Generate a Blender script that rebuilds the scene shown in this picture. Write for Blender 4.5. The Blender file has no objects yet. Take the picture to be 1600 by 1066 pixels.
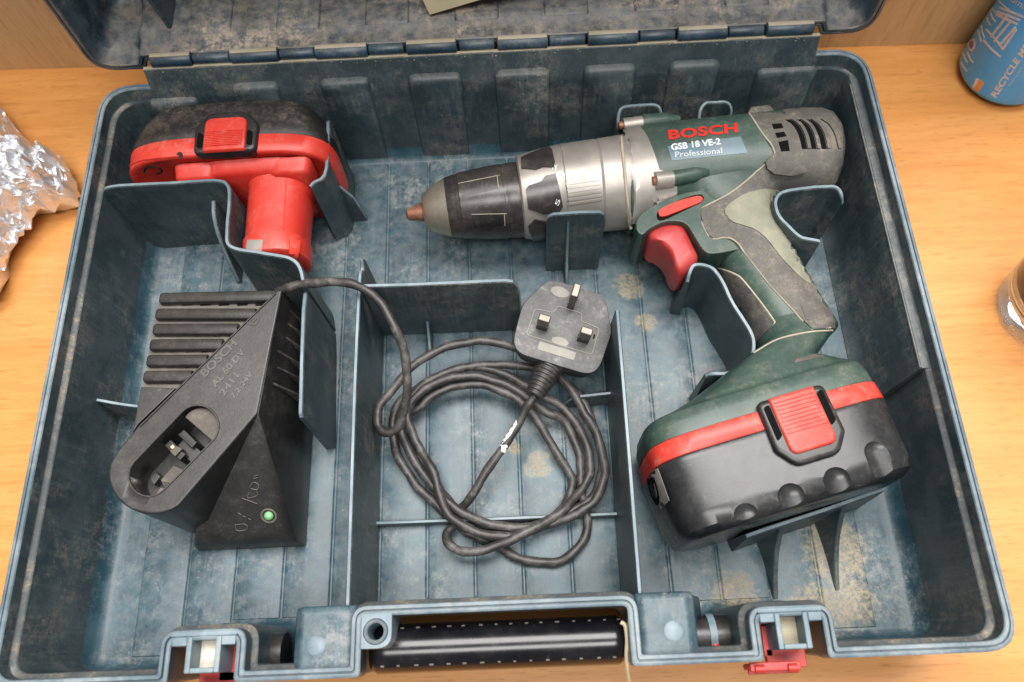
import bpy, bmesh, math, random
import numpy as np
from mathutils import Vector, Matrix, noise as mnoise
from mathutils.bvhtree import BVHTree
from mathutils.geometry import delaunay_2d_cdt
random.seed(7)
S = 0.01                                   # all builders work in centimetres
scene = bpy.context.scene
COL = scene.collection

# ------------------------------------------------------------------ camera
FPX = 1246.3146
CP = np.array([1.648044687916526, -15.985454221269068, 43.41934563084116])
CR = np.array([[0.9988756586523934, 0.045593316282352914, 0.012987226883552512],
               [-0.037264141992102144, 0.9244742186385081, -0.37941903325256704],
               [-0.029305328412082093, 0.3785084788787398, 0.9251337898615327]])
cam = bpy.data.cameras.new('camera')
camo = bpy.data.objects.new('camera', cam)
COL.objects.link(camo)
M = Matrix.Identity(4)
for i in range(3):
    for j in range(3):
        M[i][j] = CR[i][j]
    M[i][3] = CP[i] * S
camo.matrix_world = M
cam.sensor_width = 36.0
cam.lens = 36.0 * FPX / 1600.0
cam.clip_start = 0.01
cam.clip_end = 50
cam.dof.use_dof = True
cam.dof.focus_distance = 0.415
cam.dof.aperture_fstop = 9.0
scene.camera = camo

# ------------------------------------------------------------------ world, lamps, exposure
world = bpy.data.worlds.new("World")
scene.world = world
world.use_nodes = True
bg = world.node_tree.nodes['Background']
bg.inputs[0].default_value = (0.95, 0.97, 1.0, 1)
bg.inputs[1].default_value = 0.16

def area(name, loc, target, sx, sy, power, col):
    l = bpy.data.lights.new(name, 'AREA')
    l.shape = 'RECTANGLE'; l.size = sx; l.size_y = sy; l.energy = power; l.color = col
    o = bpy.data.objects.new(name, l); COL.objects.link(o)
    o.location = loc
    d = Vector(target) - Vector(loc)
    o.rotation_euler = d.to_track_quat('-Z', 'Y').to_euler()
    return o
area('overhead_light', (0.22, 0.40, 1.75), (0.22, 0.1, 0), 1.7, 0.75, 62, (1.0, 0.97, 0.94))  # ceiling panel, the main light
area('overhead_light', (0.1, -0.75, 1.9), (0.02, 0.0, 0), 1.2, 0.5, 29, (1.0, 0.98, 0.95))  # added front fill that brightens faces turned toward the camera
scene.view_settings.view_transform = 'Standard'
scene.view_settings.look = 'None'
scene.view_settings.exposure = 0.0
scene.view_settings.gamma = 1.0
scene.cycles.max_bounces = 8

# ------------------------------------------------------------------ geometry helpers
def ray(px, py):
    d = CR @ np.array([(px - 800) / FPX, -(py - 533) / FPX, -1.0])
    return d / np.linalg.norm(d)
def U(px, py, z):
    """point of the plane at height z that the photograph shows at this pixel"""
    d = ray(px, py); t = (z - CP[2]) / d[2]
    return CP + t * d
def U2(px, py, z):
    return U(px, py, z)[:2]
def nrm(v):
    v = np.asarray(v, float); return v / (np.linalg.norm(v) + 1e-12)

class MB:
    def __init__(s): s.v = []; s.f = []; s.m = []
    def add(s, vs, fs, mi=0):
        o = len(s.v)
        s.v += [tuple(float(c) for c in p) for p in vs]
        for f in fs:
            s.f.append(tuple(i + o for i in f)); s.m.append(mi)
        return s
    def loft(s, rings, closed=True, cap0=True, cap1=True, mi=0):
        n = len(rings[0]); vs = [p for r in rings for p in r]; fs = []
        for k in range(len(rings) - 1):
            for i in range(n if closed else n - 1):
                j = (i + 1) % n
                fs.append((k*n+i, k*n+j, (k+1)*n+j, (k+1)*n+i))
        if cap0: fs.append(tuple(range(n))[::-1])
        if cap1: fs.append(tuple(range((len(rings)-1)*n, len(rings)*n)))
        return s.add(vs, fs, mi)
    def box(s, c, size, ex=(1,0,0), ey=(0,1,0), ez=(0,0,1), mi=0):
        c = np.array(c, float); a = np.array(ex, float)*size[0]/2; b = np.array(ey, float)*size[1]/2; d = np.array(ez, float)*size[2]/2
        vs = [c+sx*a+sy*b+sz*d for sz in (-1,1) for sx, sy in ((-1,-1),(1,-1),(1,1),(-1,1))]
        return s.add(vs, [(3,2,1,0),(4,5,6,7),(0,1,5,4),(1,2,6,5),(2,3,7,6),(3,0,4,7)], mi)
    def tube(s, pts, r, n=8, mi=0, cap=True):
        pts = [np.array(p, float) for p in pts]; rings = []
        rr = r if hasattr(r, '__len__') else [r]*len(pts)
        up = np.array([0, 0, 1.0])
        for i, p in enumerate(pts):
            t = nrm(pts[min(i+1, len(pts)-1)] - pts[max(i-1, 0)])
            a = np.cross(t, up)
            if np.linalg.norm(a) < 0.05: a = np.cross(t, [0, 1.0, 0])
            a = nrm(a); b = np.cross(a, t)
            rings.append([p + rr[i]*(math.cos(2*math.pi*k/n)*a + math.sin(2*math.pi*k/n)*b) for k in range(n)])
        return s.loft(rings, True, cap, cap, mi)
    def lathe(s, prof, O, ax, n=32, mi=0, cap0=True, cap1=True):
        O = np.array(O, float); ax = nrm(ax)
        h = np.array([0, 0, 1.0]) if abs(ax[2]) < 0.9 else np.array([1.0, 0, 0])
        e1 = nrm(np.cross(h, ax)); e2 = np.cross(ax, e1)
        rings = [[O + t*ax + r*(math.cos(2*math.pi*k/n)*e1 + math.sin(2*math.pi*k/n)*e2) for k in range(n)] for t, r in prof]
        return s.loft(rings, True, cap0, cap1, mi)
    def prism(s, poly, z0, z1, mi=0):
        a = [(p[0], p[1], z0) for p in poly]; b = [(p[0], p[1], z1) for p in poly]
        return s.loft([a, b], True, True, True, mi)

def ccw(poly):
    a = sum(p[0]*q[1]-q[0]*p[1] for p, q in zip(poly, list(poly[1:])+[poly[0]]))
    return list(poly) if a > 0 else list(poly)[::-1]

ORIG = {}
def finish(o, parent):
    if parent is not None:
        o.parent = parent
def obj(name, mb, mats, parent=None, angle=38, bevel=0, seg=2, subsurf=0, flat=False, fix=True, origin=None):
    if not mb.f: return None
    V = np.array(mb.v, float)
    org = np.array(origin, float) if origin is not None else np.array([(V[:,0].min()+V[:,0].max())/2, (V[:,1].min()+V[:,1].max())/2, V[:,2].min()])
    me = bpy.data.meshes.new(name)
    me.from_pydata([tuple(p) for p in (V-org)*S], [], mb.f)
    if not isinstance(mats, (list, tuple)): mats = [mats]
    for m in mats: me.materials.append(m)
    me.polygons.foreach_set('material_index', mb.m)
    if fix:
        bm = bmesh.new(); bm.from_mesh(me)
        bmesh.ops.recalc_face_normals(bm, faces=bm.faces)
        bm.to_mesh(me); bm.free()
    if not flat:
        me.polygons.foreach_set('use_smooth', [True]*len(me.polygons))
        if bevel == 0: me.set_sharp_from_angle(angle=math.radians(angle))
    o = bpy.data.objects.new(name, me); COL.objects.link(o)
    po = ORIG[parent.name] if parent is not None else np.zeros(3)
    o.parent = parent
    o.location = tuple((org-po)*S)
    ORIG[o.name] = org
    if bevel:
        b = o.modifiers.new('bevel', 'BEVEL'); b.width = bevel*S; b.segments = seg; b.limit_method = 'ANGLE'
        b.angle_limit = math.radians(30); b.harden_normals = False
        w = o.modifiers.new('wn', 'WEIGHTED_NORMAL'); w.keep_sharp = True
    if subsurf:
        b = o.modifiers.new('sub', 'SUBSURF'); b.levels = subsurf; b.render_levels = subsurf
    return o
def empty(name, loc, label, cat, group=None):
    o = bpy.data.objects.new(name, None); COL.objects.link(o)
    o.empty_display_size = 0.02
    o.location = tuple(np.array(loc, float)*S); ORIG[o.name] = np.array(loc, float)
    tag(o, label, cat, group); return o
def tag(o, label, cat, group=None):
    o['label'] = label; o['category'] = cat
    if group: o['group'] = group
    return o
def copy_part(src, parent, delta):
    o = src.copy(); COL.objects.link(o); o.parent = parent
    o.location = (src.location[0]+delta[0]*S, src.location[1]+delta[1]*S, src.location[2]+delta[2]*S)
    ORIG[o.name] = ORIG[src.name]+np.array(delta, float)
    return o
def bake(o):
    """apply the object's modifiers"""
    dg = bpy.context.evaluated_depsgraph_get(); dg.update()
    me = bpy.data.meshes.new_from_object(o.evaluated_get(dg)); me.name = o.name
    o.modifiers.clear(); old = o.data; o.data = me
    return o
def boolean(o, cutter_mb, op='DIFFERENCE', mats=None):
    c = obj('cutter', cutter_mb, mats or o.data.materials[0])
    md = o.modifiers.new('b', 'BOOLEAN'); md.object = c; md.operation = op; md.solver = 'EXACT'
    bake(o)
    bpy.data.objects.remove(c)
    o.data.polygons.foreach_set('use_smooth', [True]*len(o.data.polygons))
    o.data.set_sharp_from_angle(angle=math.radians(38))
    w = o.modifiers.new('wn', 'WEIGHTED_NORMAL'); w.keep_sharp = True
def bvh_of(objs):
    V = []; F = []
    dg = bpy.context.evaluated_depsgraph_get(); dg.update()
    for o in objs:
        me = o.evaluated_get(dg).to_mesh(); off = len(V)
        og = ORIG[o.name]
        V += [tuple(np.array(v.co)/S + og) for v in me.vertices]
        F += [tuple(i+off for i in p.vertices) for p in me.polygons]
    return BVHTree.FromPolygons(V, F)
def cast(px, py, bvh):
    h = bvh.ray_cast(Vector(CP), Vector(ray(px, py)))
    if h[0] is None: return None, None
    n = np.array(h[1]); d = ray(px, py)
    if n @ d > 0: n = -n
    return np.array(h[0]), n
def resample(poly, step):
    out = []
    for p, q in zip(poly, list(poly[1:])+[poly[0]]):
        p = np.array(p, float); q = np.array(q, float)
        k = max(1, int(math.ceil(np.linalg.norm(q-p)/step)))
        out += [p+(q-p)*i/k for i in range(k)]
    return out
def smooth_poly(poly, it=2):
    """corner cutting"""
    for _ in range(it):
        o = []
        for p, q in zip(poly, list(poly[1:])+[poly[0]]):
            p = np.array(p, float); q = np.array(q, float)
            o += [p*0.78+q*0.22, p*0.22+q*0.78]
        poly = o
    return poly
def inside(p, poly):
    x, y = p; c = False
    for (x0, y0), (x1, y1) in zip(poly, list(poly[1:])+[poly[0]]):
        if (y0 > y) != (y1 > y) and x < (x1-x0)*(y-y0)/(y1-y0)+x0: c = not c
    return c
def drape(mb, poly, bvh, off=0.05, step=8, mi=0, skirt=0.12, holes=(), wrap=None):
    """a skin that follows the surface under a traced outline, standing proud of it by off"""
    b = ccw(resample(poly, step)); n = len(b); pts = [Vector((p[0], p[1])) for p in b]
    loops = [list(range(n))]
    for h in holes:
        hb = resample(ccw(h)[::-1], step); k0 = len(pts)
        pts += [Vector((p[0], p[1])) for p in hb]; loops.append(list(range(k0, len(pts))))
    A = np.array(b); x0, y0 = A.min(0); x1, y1 = A.max(0)
    P = [tuple(p) for p in b]
    HP = [[tuple(q) for q in h] for h in holes]
    y = y0+step/2
    while y < y1:
        x = x0+step/2
        while x < x1:
            if inside((x, y), P) and not any(inside((x, y), h) for h in HP):
                d = min(np.hypot(A[:,0]-x, A[:,1]-y))
                if d > step*0.45: pts.append(Vector((x, y)))
            x += step
        y += step
    edges = [(l[i], l[(i+1) % len(l)]) for l in loops for i in range(len(l))]
    vo, eo, fo, ov, oe, of = delaunay_2d_cdt(pts, edges, [], 1 if not holes else 2, 1e-4)
    V = []; ok = []; N = []
    for v in vo:
        h, nn = cast(v[0], v[1], bvh)
        if h is None and wrap is not None:
            q = bvh.find_nearest(Vector(U(v[0], v[1], wrap))); h, nn = np.array(q[0]), np.array(q[1])
        ok.append(h is not None)
        if h is None: h = np.zeros(3); nn = np.array([0, 0, 1.0])
        V.append(h+nn*off); N.append(nn)
    F = [tuple(f) for f in fo if all(ok[i] for i in f)]
    if holes:
        F = [f for f in F if inside((sum(vo[i][0] for i in f)/len(f), sum(vo[i][1] for i in f)/len(f)), P) and not any(inside((sum(vo[i][0] for i in f)/len(f), sum(vo[i][1] for i in f)/len(f)), h) for h in HP)]
    # drop triangles that stretch over a depth jump
    F = [f for f in F if max(np.linalg.norm(V[f[i]]-V[f[i-1]]) for i in range(len(f))) < step*0.14+0.25]
    base = len(V); cnt = {}
    for f in F:
        for i in range(len(f)):
            e = (f[i], f[(i+1) % len(f)])
            cnt[e] = cnt.get(e, 0)+1
    low = {}
    for (a, c) in list(cnt):
        if (c, a) not in cnt:
            for k in (a, c):
                if k not in low:
                    low[k] = len(V); V.append(V[k]-N[k]*(off+skirt))
            F.append((a, low[a], low[c], c))
    used = sorted({i for f in F for i in f}); mp = {u: i for i, u in enumerate(used)}
    mb.add([V[i] for i in used], [tuple(mp[i] for i in f) for f in F], mi)
    return mb
def text_mesh(txt, bold=0.0, shear=0.0, space=1.0):
    cu = bpy.data.curves.new('t', 'FONT'); cu.body = txt; cu.offset = bold; cu.shear = shear; cu.space_character = space
    cu.resolution_u = 3
    o = bpy.data.objects.new('t', cu); COL.objects.link(o)
    dg = bpy.context.evaluated_depsgraph_get(); dg.update()
    me = bpy.data.meshes.new_from_object(o.evaluated_get(dg))
    bm = bmesh.new(); bm.from_mesh(me)
    bmesh.ops.triangulate(bm, faces=bm.faces)
    bmesh.ops.subdivide_edges(bm, edges=[e for e in bm.edges if e.calc_length() > 0.25], cuts=2)
    V = np.array([v.co[:] for v in bm.verts]) if len(bm.verts) else np.zeros((0, 3))
    bm.verts.index_update()
    F = [tuple(v.index for v in f.verts) for f in bm.faces]
    bm.free(); bpy.data.objects.remove(o)
    return V[:, :2], F
def text_px(mb, txt, p0, p1, height, bvh, off=0.03, bold=0.0, shear=0.0, mi=0, space=1.0):
    """lettering from p0 to p1 (baseline, in photograph pixels), laid on the surface below it"""
    V, F = text_mesh(txt, bold, shear, space)
    x0, y0 = V.min(0); x1, y1 = V.max(0)
    p0 = np.array(p0, float); p1 = np.array(p1, float)
    e = (p1-p0)/(x1-x0); d = nrm(p1-p0); up = np.array([d[1], -d[0]])*height/0.7
    out = []
    for v in V:
        p = p0+e*(v[0]-x0)+up*v[1]
        h, n = cast(p[0], p[1], bvh)
        if h is None: h, n = U(p[0], p[1], 5), np.array([0, 0, 1.0])
        out.append(h+n*off)
    mb.add(out, F, mi)
def catmull(pts, k=8):
    P = [np.array(p, float) for p in pts]; P = [2*P[0]-P[1]]+P+[2*P[-1]-P[-2]]; out = []
    for i in range(1, len(P)-2):
        for j in range(k):
            t = j/k
            out.append(0.5*((2*P[i])+(-P[i-1]+P[i+1])*t+(2*P[i-1]-5*P[i]+4*P[i+1]-P[i+2])*t*t+(-P[i-1]+3*P[i]-3*P[i+1]+P[i+2])*t**3))
    out.append(P[-2]); return out
def round_poly(poly, radii, seg=5):
    """fillet the corners of a polygon"""
    out = []; n = len(poly)
    for i in range(n):
        p = np.array(poly[i], float); a = np.array(poly[i-1], float); b = np.array(poly[(i+1) % n], float)
        r = radii[i] if hasattr(radii, '__len__') else radii
        u = nrm(a-p); v = nrm(b-p)
        ang = math.acos(max(-1, min(1, u @ v)))
        t = r/math.tan(ang/2) if ang > 1e-3 else 0
        t = min(t, np.linalg.norm(a-p)*0.49, np.linalg.norm(b-p)*0.49)
        p0 = p+u*t; p1 = p+v*t
        for k in range(seg+1):
            s = k/seg
            out.append((1-s)**2*p0+2*s*(1-s)*p+s*s*p1)
    return out
def offset_poly(poly, d):
    """move every edge inward (ccw polygon) by its own distance d[i] (edge i goes from i to i+1)"""
    n = len(poly); out = []
    L = []
    for i in range(n):
        p = np.array(poly[i], float); q = np.array(poly[(i+1) % n], float)
        t = nrm(q-p); nn = np.array([-t[1], t[0]])
        dd = d[i] if hasattr(d, '__len__') else d
        L.append((p+nn*dd, t))
    for i in range(n):
        p, t = L[i-1]; q, u = L[i]
        den = t[0]*u[1]-t[1]*u[0]
        s = ((q-p)[0]*u[1]-(q-p)[1]*u[0])/den
        out.append(p+t*s)
    return out
def section(A, B, rw, n=2.0, seg=40, zc=None, wc=0.0):
    """superellipse ring whose in-plane diameter runs from A to B"""
    A = np.array(A, float); B = np.array(B, float); c = (A+B)/2; e = (B-A)/2; w = np.array([0, 0, 1.0])*rw
    c = c+np.array([0, 0, wc])
    out = []
    for k in range(seg):
        t = 2*math.pi*k/seg; ct, st = math.cos(t), math.sin(t)
        out.append(c+e*math.copysign(abs(ct)**(2/n), ct)+w*math.copysign(abs(st)**(2/n), st))
    return out
def fitted(A, B, b, n=2.0, round_=False):
    """shrink a silhouette chord to the half width a solid section needs to fill it when seen obliquely"""
    A = np.array(A, float); B = np.array(B, float); c = (A+B)/2; e = nrm(B-A); half = np.linalg.norm(B-A)/2
    d = nrm(c-CP); de, dz = d @ e, d[2]
    cs = abs(dz)/math.hypot(de, dz); sn = abs(de)/math.hypot(de, dz); h = half*cs
    if round_: return c-e*h, c+e*h, h
    q = n/(n-1.0); r = h**q-(b*sn)**q
    b = min(b, 0.93*h/max(sn, 1e-3)) if r <= 0 else b
    a = max(0.25*half, max(1e-6, h**q-(b*sn)**q)**(1/q)/cs)
    return c-e*a, c+e*a, b
def chords(rows, zc, seg=40):
    """rows of (xa,ya,xb,yb,rw,n): silhouette pixels at height zc"""
    out = []
    for r in rows:
        n = r[5] if len(r) > 5 else 2.0
        a, b, w = fitted(U(r[0], r[1], zc), U(r[2], r[3], zc), r[4], n)
        out.append(section(a, b, w, n, seg))
    return out

# ------------------------------------------------------------------ materials
def rgb(h, k=1.0):
    c = [int(h[i:i+2], 16)/255 for i in (0, 2, 4)]
    return tuple((x/12.92 if x <= 0.04045 else ((x+0.055)/1.055)**2.4)*k for x in c)
class NT:
    def __init__(s, name):
        s.mat = bpy.data.materials.new(name); s.mat.use_nodes = True
        s.t = s.mat.node_tree; s.b = s.t.nodes['Principled BSDF']
        g = s.t.nodes.new('ShaderNodeNewGeometry'); s.pos = g.outputs['Position']; s.nor = g.outputs['Normal']
    def n(s, typ, **kw):
        x = s.t.nodes.new(typ)
        for k, v in kw.items(): setattr(x, k, v)
        return x
    def link(s, a, b): s.t.links.new(a, b)
    def mapping(s, scale, rot=(0,0,0), loc=(0,0,0)):
        m = s.n('ShaderNodeMapping'); m.inputs['Scale'].default_value = scale; m.inputs['Rotation'].default_value = rot; m.inputs['Location'].default_value = loc
        s.link(s.pos, m.inputs['Vector']); return m.outputs[0]
    def noise(s, scale, detail=4, rough=0.55, vec=None, dist=0.0):
        x = s.n('ShaderNodeTexNoise'); x.inputs['Scale'].default_value = scale; x.inputs['Detail'].default_value = detail
        x.inputs['Roughness'].default_value = rough; x.inputs['Distortion'].default_value = dist
        s.link(vec if vec is not None else s.pos, x.inputs['Vector']); return x.outputs['Fac']
    def ramp(s, fac, a, b, v0=0.0, v1=1.0):
        x = s.n('ShaderNodeMapRange'); x.clamp = True; x.interpolation_type = 'SMOOTHSTEP'
        for i, v in zip(('From Min', 'From Max', 'To Min', 'To Max'), (a, b, v0, v1)): x.inputs[i].default_value = v
        s.link(fac, x.inputs['Value']); return x.outputs[0]
    def math(s, op, a, b=None, clamp=False):
        x = s.n('ShaderNodeMath', operation=op); x.use_clamp = clamp
        for i, v in ((0, a), (1, b)):
            if v is None: continue
            if isinstance(v, (int, float)): x.inputs[i].default_value = v
            else: s.link(v, x.inputs[i])
        return x.outputs[0]
    def mix(s, fac, a, b):
        x = s.n('ShaderNodeMix', data_type='RGBA')
        if isinstance(fac, (int, float)): x.inputs[0].default_value = fac
        else: s.link(fac, x.inputs[0])
        for i, v in ((6, a), (7, b)):
            if isinstance(v, tuple): x.inputs[i].default_value = (*v[:3], 1)
            else: s.link(v, x.inputs[i])
        return x.outputs[2]
    def bump(s, h, strength, dist=0.0005):
        x = s.n('ShaderNodeBump'); x.inputs['Strength'].default_value = strength; x.inputs['Distance'].default_value = dist
        s.link(h, x.inputs['Height']); s.link(x.outputs[0], s.b.inputs['Normal'])
    def up(s):
        x = s.n('ShaderNodeSeparateXYZ'); s.link(s.nor, x.inputs[0]); return x.outputs['Z']
    def col(s, c): s.link(c, s.b.inputs['Base Color'])
    def rough(s, r):
        if isinstance(r, (int, float)): s.b.inputs['Roughness'].default_value = r
        else: s.link(r, s.b.inputs['Roughness'])

def dirty(name, base, base2=None, dust=(0.30, 0.255, 0.2), amount=0.5, rough=0.42, scale=1.0, settle=0.35, metal=0.0, scratch=0.3, bump=0.12, sdir=(0, 0, 0.4), spec=0.5, grain=0.15):
    """worn, dusty moulded surface: two-tone base, patches and specks of dust, scratches"""
    m = NT(name); base2 = base2 or tuple(min(1, c*1.5) for c in base)
    big = m.noise(26*scale, 9, 0.70); mid = m.noise(150*scale, 7, 0.68, dist=0.3); fine = m.noise(700*scale, 4, 0.65)
    c = m.mix(m.ramp(big, 0.38, 0.64), base, base2)
    patch = m.ramp(m.math('ADD', m.math('MULTIPLY', big, 0.5), m.math('MULTIPLY', mid, 0.5)), 0.47, 0.66)
    sp = m.ramp(fine, 0.46, 0.66)
    d = m.math('MULTIPLY', m.math('ADD', m.math('MULTIPLY', sp, 0.65), 0.35), patch)
    film = m.math('MULTIPLY', m.ramp(m.up(), 0.25, 1.0), settle)
    film = m.math('MULTIPLY', film, m.math('ADD', m.math('MULTIPLY', mid, 0.9), m.math('MULTIPLY', sp, 0.25)))
    d = m.math('ADD', m.math('MULTIPLY', d, amount), film, clamp=True)
    c = m.mix(d, c, dust)
    if scratch:
        sc = m.noise(1.0, 3, 0.6, m.mapping((90, 1500, 700), sdir))
        sc2 = m.noise(1.0, 3, 0.6, m.mapping((1300, 110, 160), (0.3, 0.2, 0.5)))
        s1 = m.ramp(m.math('MAXIMUM', sc, sc2), 0.68, 0.76)
        s1 = m.math('MULTIPLY', m.math('MULTIPLY', s1, m.ramp(mid, 0.42, 0.6)), scratch)
        c = m.mix(s1, c, tuple(0.5*x+0.5*y for x, y in zip(base2, (0.38, 0.36, 0.34))))
    m.col(c)
    m.rough(m.math('ADD', m.math('MULTIPLY', d, 0.35), m.math('ADD', rough-0.06, m.math('MULTIPLY', mid, 0.14)), clamp=True))
    m.b.inputs['Metallic'].default_value = metal
    m.b.inputs['Specular IOR Level'].default_value = spec
    if bump:
        m.bump(m.math('ADD', m.math('MULTIPLY', fine, grain), m.math('ADD', m.math('MULTIPLY', mid, 0.5), m.math('MULTIPLY', d, 0.4))), bump)
    return m.mat
def tray_mat(name, dark, scuff, dust, rough=0.34, axis=1, stains=(), pale=0.5, settle=0.25, tan=(0.42, 0.30, 0.13)):
    """old polypropylene: dark and scuffed patches, rubbed streaks, chalky dust, sandy stains"""
    m = NT(name)
    blotch = m.noise(42, 9, 0.74, dist=0.25); blot2 = m.noise(19, 7, 0.7, m.mapping((1, 1, 1), (0, 0, 0), (3, 1, 2)))
    fine = m.noise(620, 4, 0.68); mid = m.noise(170, 7, 0.7)
    sc = (520, 26, 26) if axis == 1 else ((26, 520, 26) if axis == 0 else (520, 520, 26))
    st = m.noise(1.0, 4, 0.65, m.mapping(sc)); st2 = m.noise(1.0, 3, 0.6, m.mapping((900, 70, 140), (0.1, 0.2, 0.7)))
    c = m.mix(m.ramp(blotch, 0.40, 0.62), dark, scuff)
    c = m.mix(m.math('MULTIPLY', m.ramp(st, 0.50, 0.66), m.math('MULTIPLY', m.ramp(blot2, 0.38, 0.6), 0.55)), c, tuple(min(1, 1.5*x+0.02) for x in scuff))
    c = m.mix(m.math('MULTIPLY', m.ramp(st2, 0.66, 0.74), 0.4), c, tuple(0.5*x+0.5*y for x, y in zip(scuff, dust)))
    d = m.math('MULTIPLY', m.ramp(blot2, 0.47, 0.63), m.math('ADD', m.math('MULTIPLY', m.ramp(mid, 0.42, 0.62), 0.6), m.math('MULTIPLY', m.ramp(fine, 0.46, 0.62), 0.5)))
    d = m.math('MULTIPLY', d, pale)
    sp = m.math('MULTIPLY', m.ramp(fine, 0.62, 0.72), 0.5)
    film = m.math('MULTIPLY', m.math('MULTIPLY', m.ramp(m.up(), 0.2, 1.0), settle), m.ramp(mid, 0.25, 0.7))
    d = m.math('ADD', m.math('ADD', d, sp), film, clamp=True)
    c = m.mix(d, c, dust)
    tot = None
    for (x, y, r) in stains:
        v = m.n('ShaderNodeVectorMath', operation='DISTANCE'); m.link(m.pos, v.inputs[0]); v.inputs[1].default_value = (x*S, y*S, 0.0)
        f = m.ramp(v.outputs['Value'], r*S, 0.0)
        tot = f if tot is None else m.math('MAXIMUM', tot, f)
    if tot is not None:
        k = m.ramp(m.math('ADD', m.math('MULTIPLY', tot, 0.55), m.math('ADD', m.math('MULTIPLY', mid, 0.6), m.math('MULTIPLY', blotch, 0.5))), 0.76, 0.96)
        k = m.math('MULTIPLY', k, m.math('ADD', m.math('MULTIPLY', m.ramp(fine, 0.4, 0.6), 0.5), 0.2))
        k = m.math('MULTIPLY', k, m.ramp(tot, 0.0, 0.12))
        c = m.mix(k, c, tan); d = m.math('MAXIMUM', d, k)
    m.col(c)
    m.rough(m.math('ADD', m.math('MULTIPLY', d, 0.4), m.math('ADD', rough-0.08, m.math('MULTIPLY', blotch, 0.2)), clamp=True))
    m.bump(m.math('ADD', m.math('MULTIPLY', fine, 0.25), m.math('ADD', m.math('MULTIPLY', mid, 0.5), m.math('MULTIPLY', st, 0.4))), 0.16)
    return m.mat
def plain(name, c, rough=0.4, metal=0.0, spec=0.5):
    m = NT(name); f = m.noise(300, 3)
    m.col(m.mix(m.ramp(f, 0.3, 0.7), tuple(x*0.88 for x in c), tuple(min(1, x*1.08) for x in c)))
    m.rough(rough); m.b.inputs['Metallic'].default_value = metal; m.b.inputs['Specular IOR Level'].default_value = spec
    return m.mat

TRAY = dirty('tray_plastic', (0.012, 0.034, 0.056), (0.022, 0.062, 0.098), dust=(0.30, 0.27, 0.235), amount=0.42, rough=0.36, settle=0.30, scratch=0.35)
FLOORM = tray_mat('tray_floor_plastic', (0.014, 0.050, 0.068), (0.038, 0.094, 0.120), (0.33, 0.325, 0.31), rough=0.37, stains=((17.5, -11.0, 3.5), (18.8, -7.5, 2.2), (12, -12.8, 2.2), (16, -14, 3), (2.2, -5.6, 1.5), (0.9, -4.6, 0.9), (9.0, 2.6, 1.2), (8.2, 5.0, 1.8), (17.8, -13.5, 3)), pale=0.5, settle=0.24, tan=(0.37, 0.295, 0.175))
WALLM = tray_mat('tray_wall_plastic', (0.028, 0.046, 0.055), (0.058, 0.078, 0.086), (0.27, 0.24, 0.205), rough=0.45, axis=2, pale=0.55, settle=0.2)
RIM = dirty('pale_rim_plastic', (0.07, 0.115, 0.145), (0.19, 0.245, 0.275), dust=(0.42, 0.40, 0.37), amount=0.5, rough=0.38, settle=0.15, scratch=0.3)  # paler blue-grey than the tray plastic, for the rim band
EDGE = dirty('pale_plastic_edge', (0.09, 0.15, 0.185), (0.20, 0.275, 0.315), dust=(0.40, 0.38, 0.35), amount=0.45, rough=0.4, settle=0.15, scratch=0.2)  # paler blue than the wall plastic, for divider tops and small fittings
LEDGE = dirty('dusty_ledge', (0.03, 0.055, 0.075), (0.07, 0.10, 0.12), dust=(0.36, 0.28, 0.19), amount=0.8, rough=0.4, settle=0.5, scratch=0.2)
LIDM = tray_mat('lid_plastic', (0.014, 0.030, 0.044), (0.06, 0.09, 0.115), (0.40, 0.33, 0.26), rough=0.36, axis=1, pale=0.95, settle=0.5)
BLACK = dirty('black_plastic', (0.008, 0.008, 0.009), (0.016, 0.016, 0.018), dust=(0.26, 0.23, 0.2), amount=0.18, rough=0.32, settle=0.12, scratch=0.3)
CHARG = dirty('charger_plastic', (0.014, 0.0135, 0.014), (0.024, 0.023, 0.023), dust=(0.24, 0.22, 0.2), amount=0.16, rough=0.36, settle=0.16, scratch=0.15, grain=0.5, bump=0.2)
BATB = dirty('battery_black_plastic', (0.010, 0.011, 0.013), (0.02, 0.021, 0.023), dust=(0.25, 0.23, 0.21), amount=0.16, rough=0.27, settle=0.08, scratch=0.6)
BATD = dirty('dusty_black_plastic', (0.007, 0.007, 0.008), (0.015, 0.014, 0.014), dust=(0.27, 0.22, 0.17), amount=0.45, rough=0.5, settle=0.05, scratch=0.3)
RED = dirty('red_plastic', (0.56, 0.030, 0.018), (0.64, 0.045, 0.028), dust=(0.52, 0.30, 0.25), amount=0.5, rough=0.38, settle=0.1, scratch=0.6)
REDD = dirty('trigger_red_plastic', (0.38, 0.03, 0.03), (0.46, 0.045, 0.04), dust=(0.26, 0.13, 0.11), amount=0.6, rough=0.4, settle=0.06, scratch=0.2)
GREEN = dirty('green_plastic', (0.022, 0.052, 0.042), (0.036, 0.076, 0.062), dust=(0.27, 0.25, 0.2), amount=0.3, rough=0.36, settle=0.16, scratch=0.3)
OVER = dirty('grey_rubber', (0.045, 0.045, 0.046), (0.07, 0.068, 0.066), dust=(0.33, 0.29, 0.22), amount=0.55, rough=0.62, settle=0.3, scratch=0.15, bump=0.25)
OLIVE = dirty('grimy_rubber', (0.16, 0.17, 0.125), (0.23, 0.235, 0.17), dust=(0.40, 0.36, 0.27), amount=0.5, rough=0.6, settle=0.2, scratch=0.1, bump=0.25)
GRIME = dirty('packed_dust', (0.33, 0.29, 0.21), (0.44, 0.39, 0.30), amount=0.5, rough=0.9, settle=0, scratch=0, bump=0.4)
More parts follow.
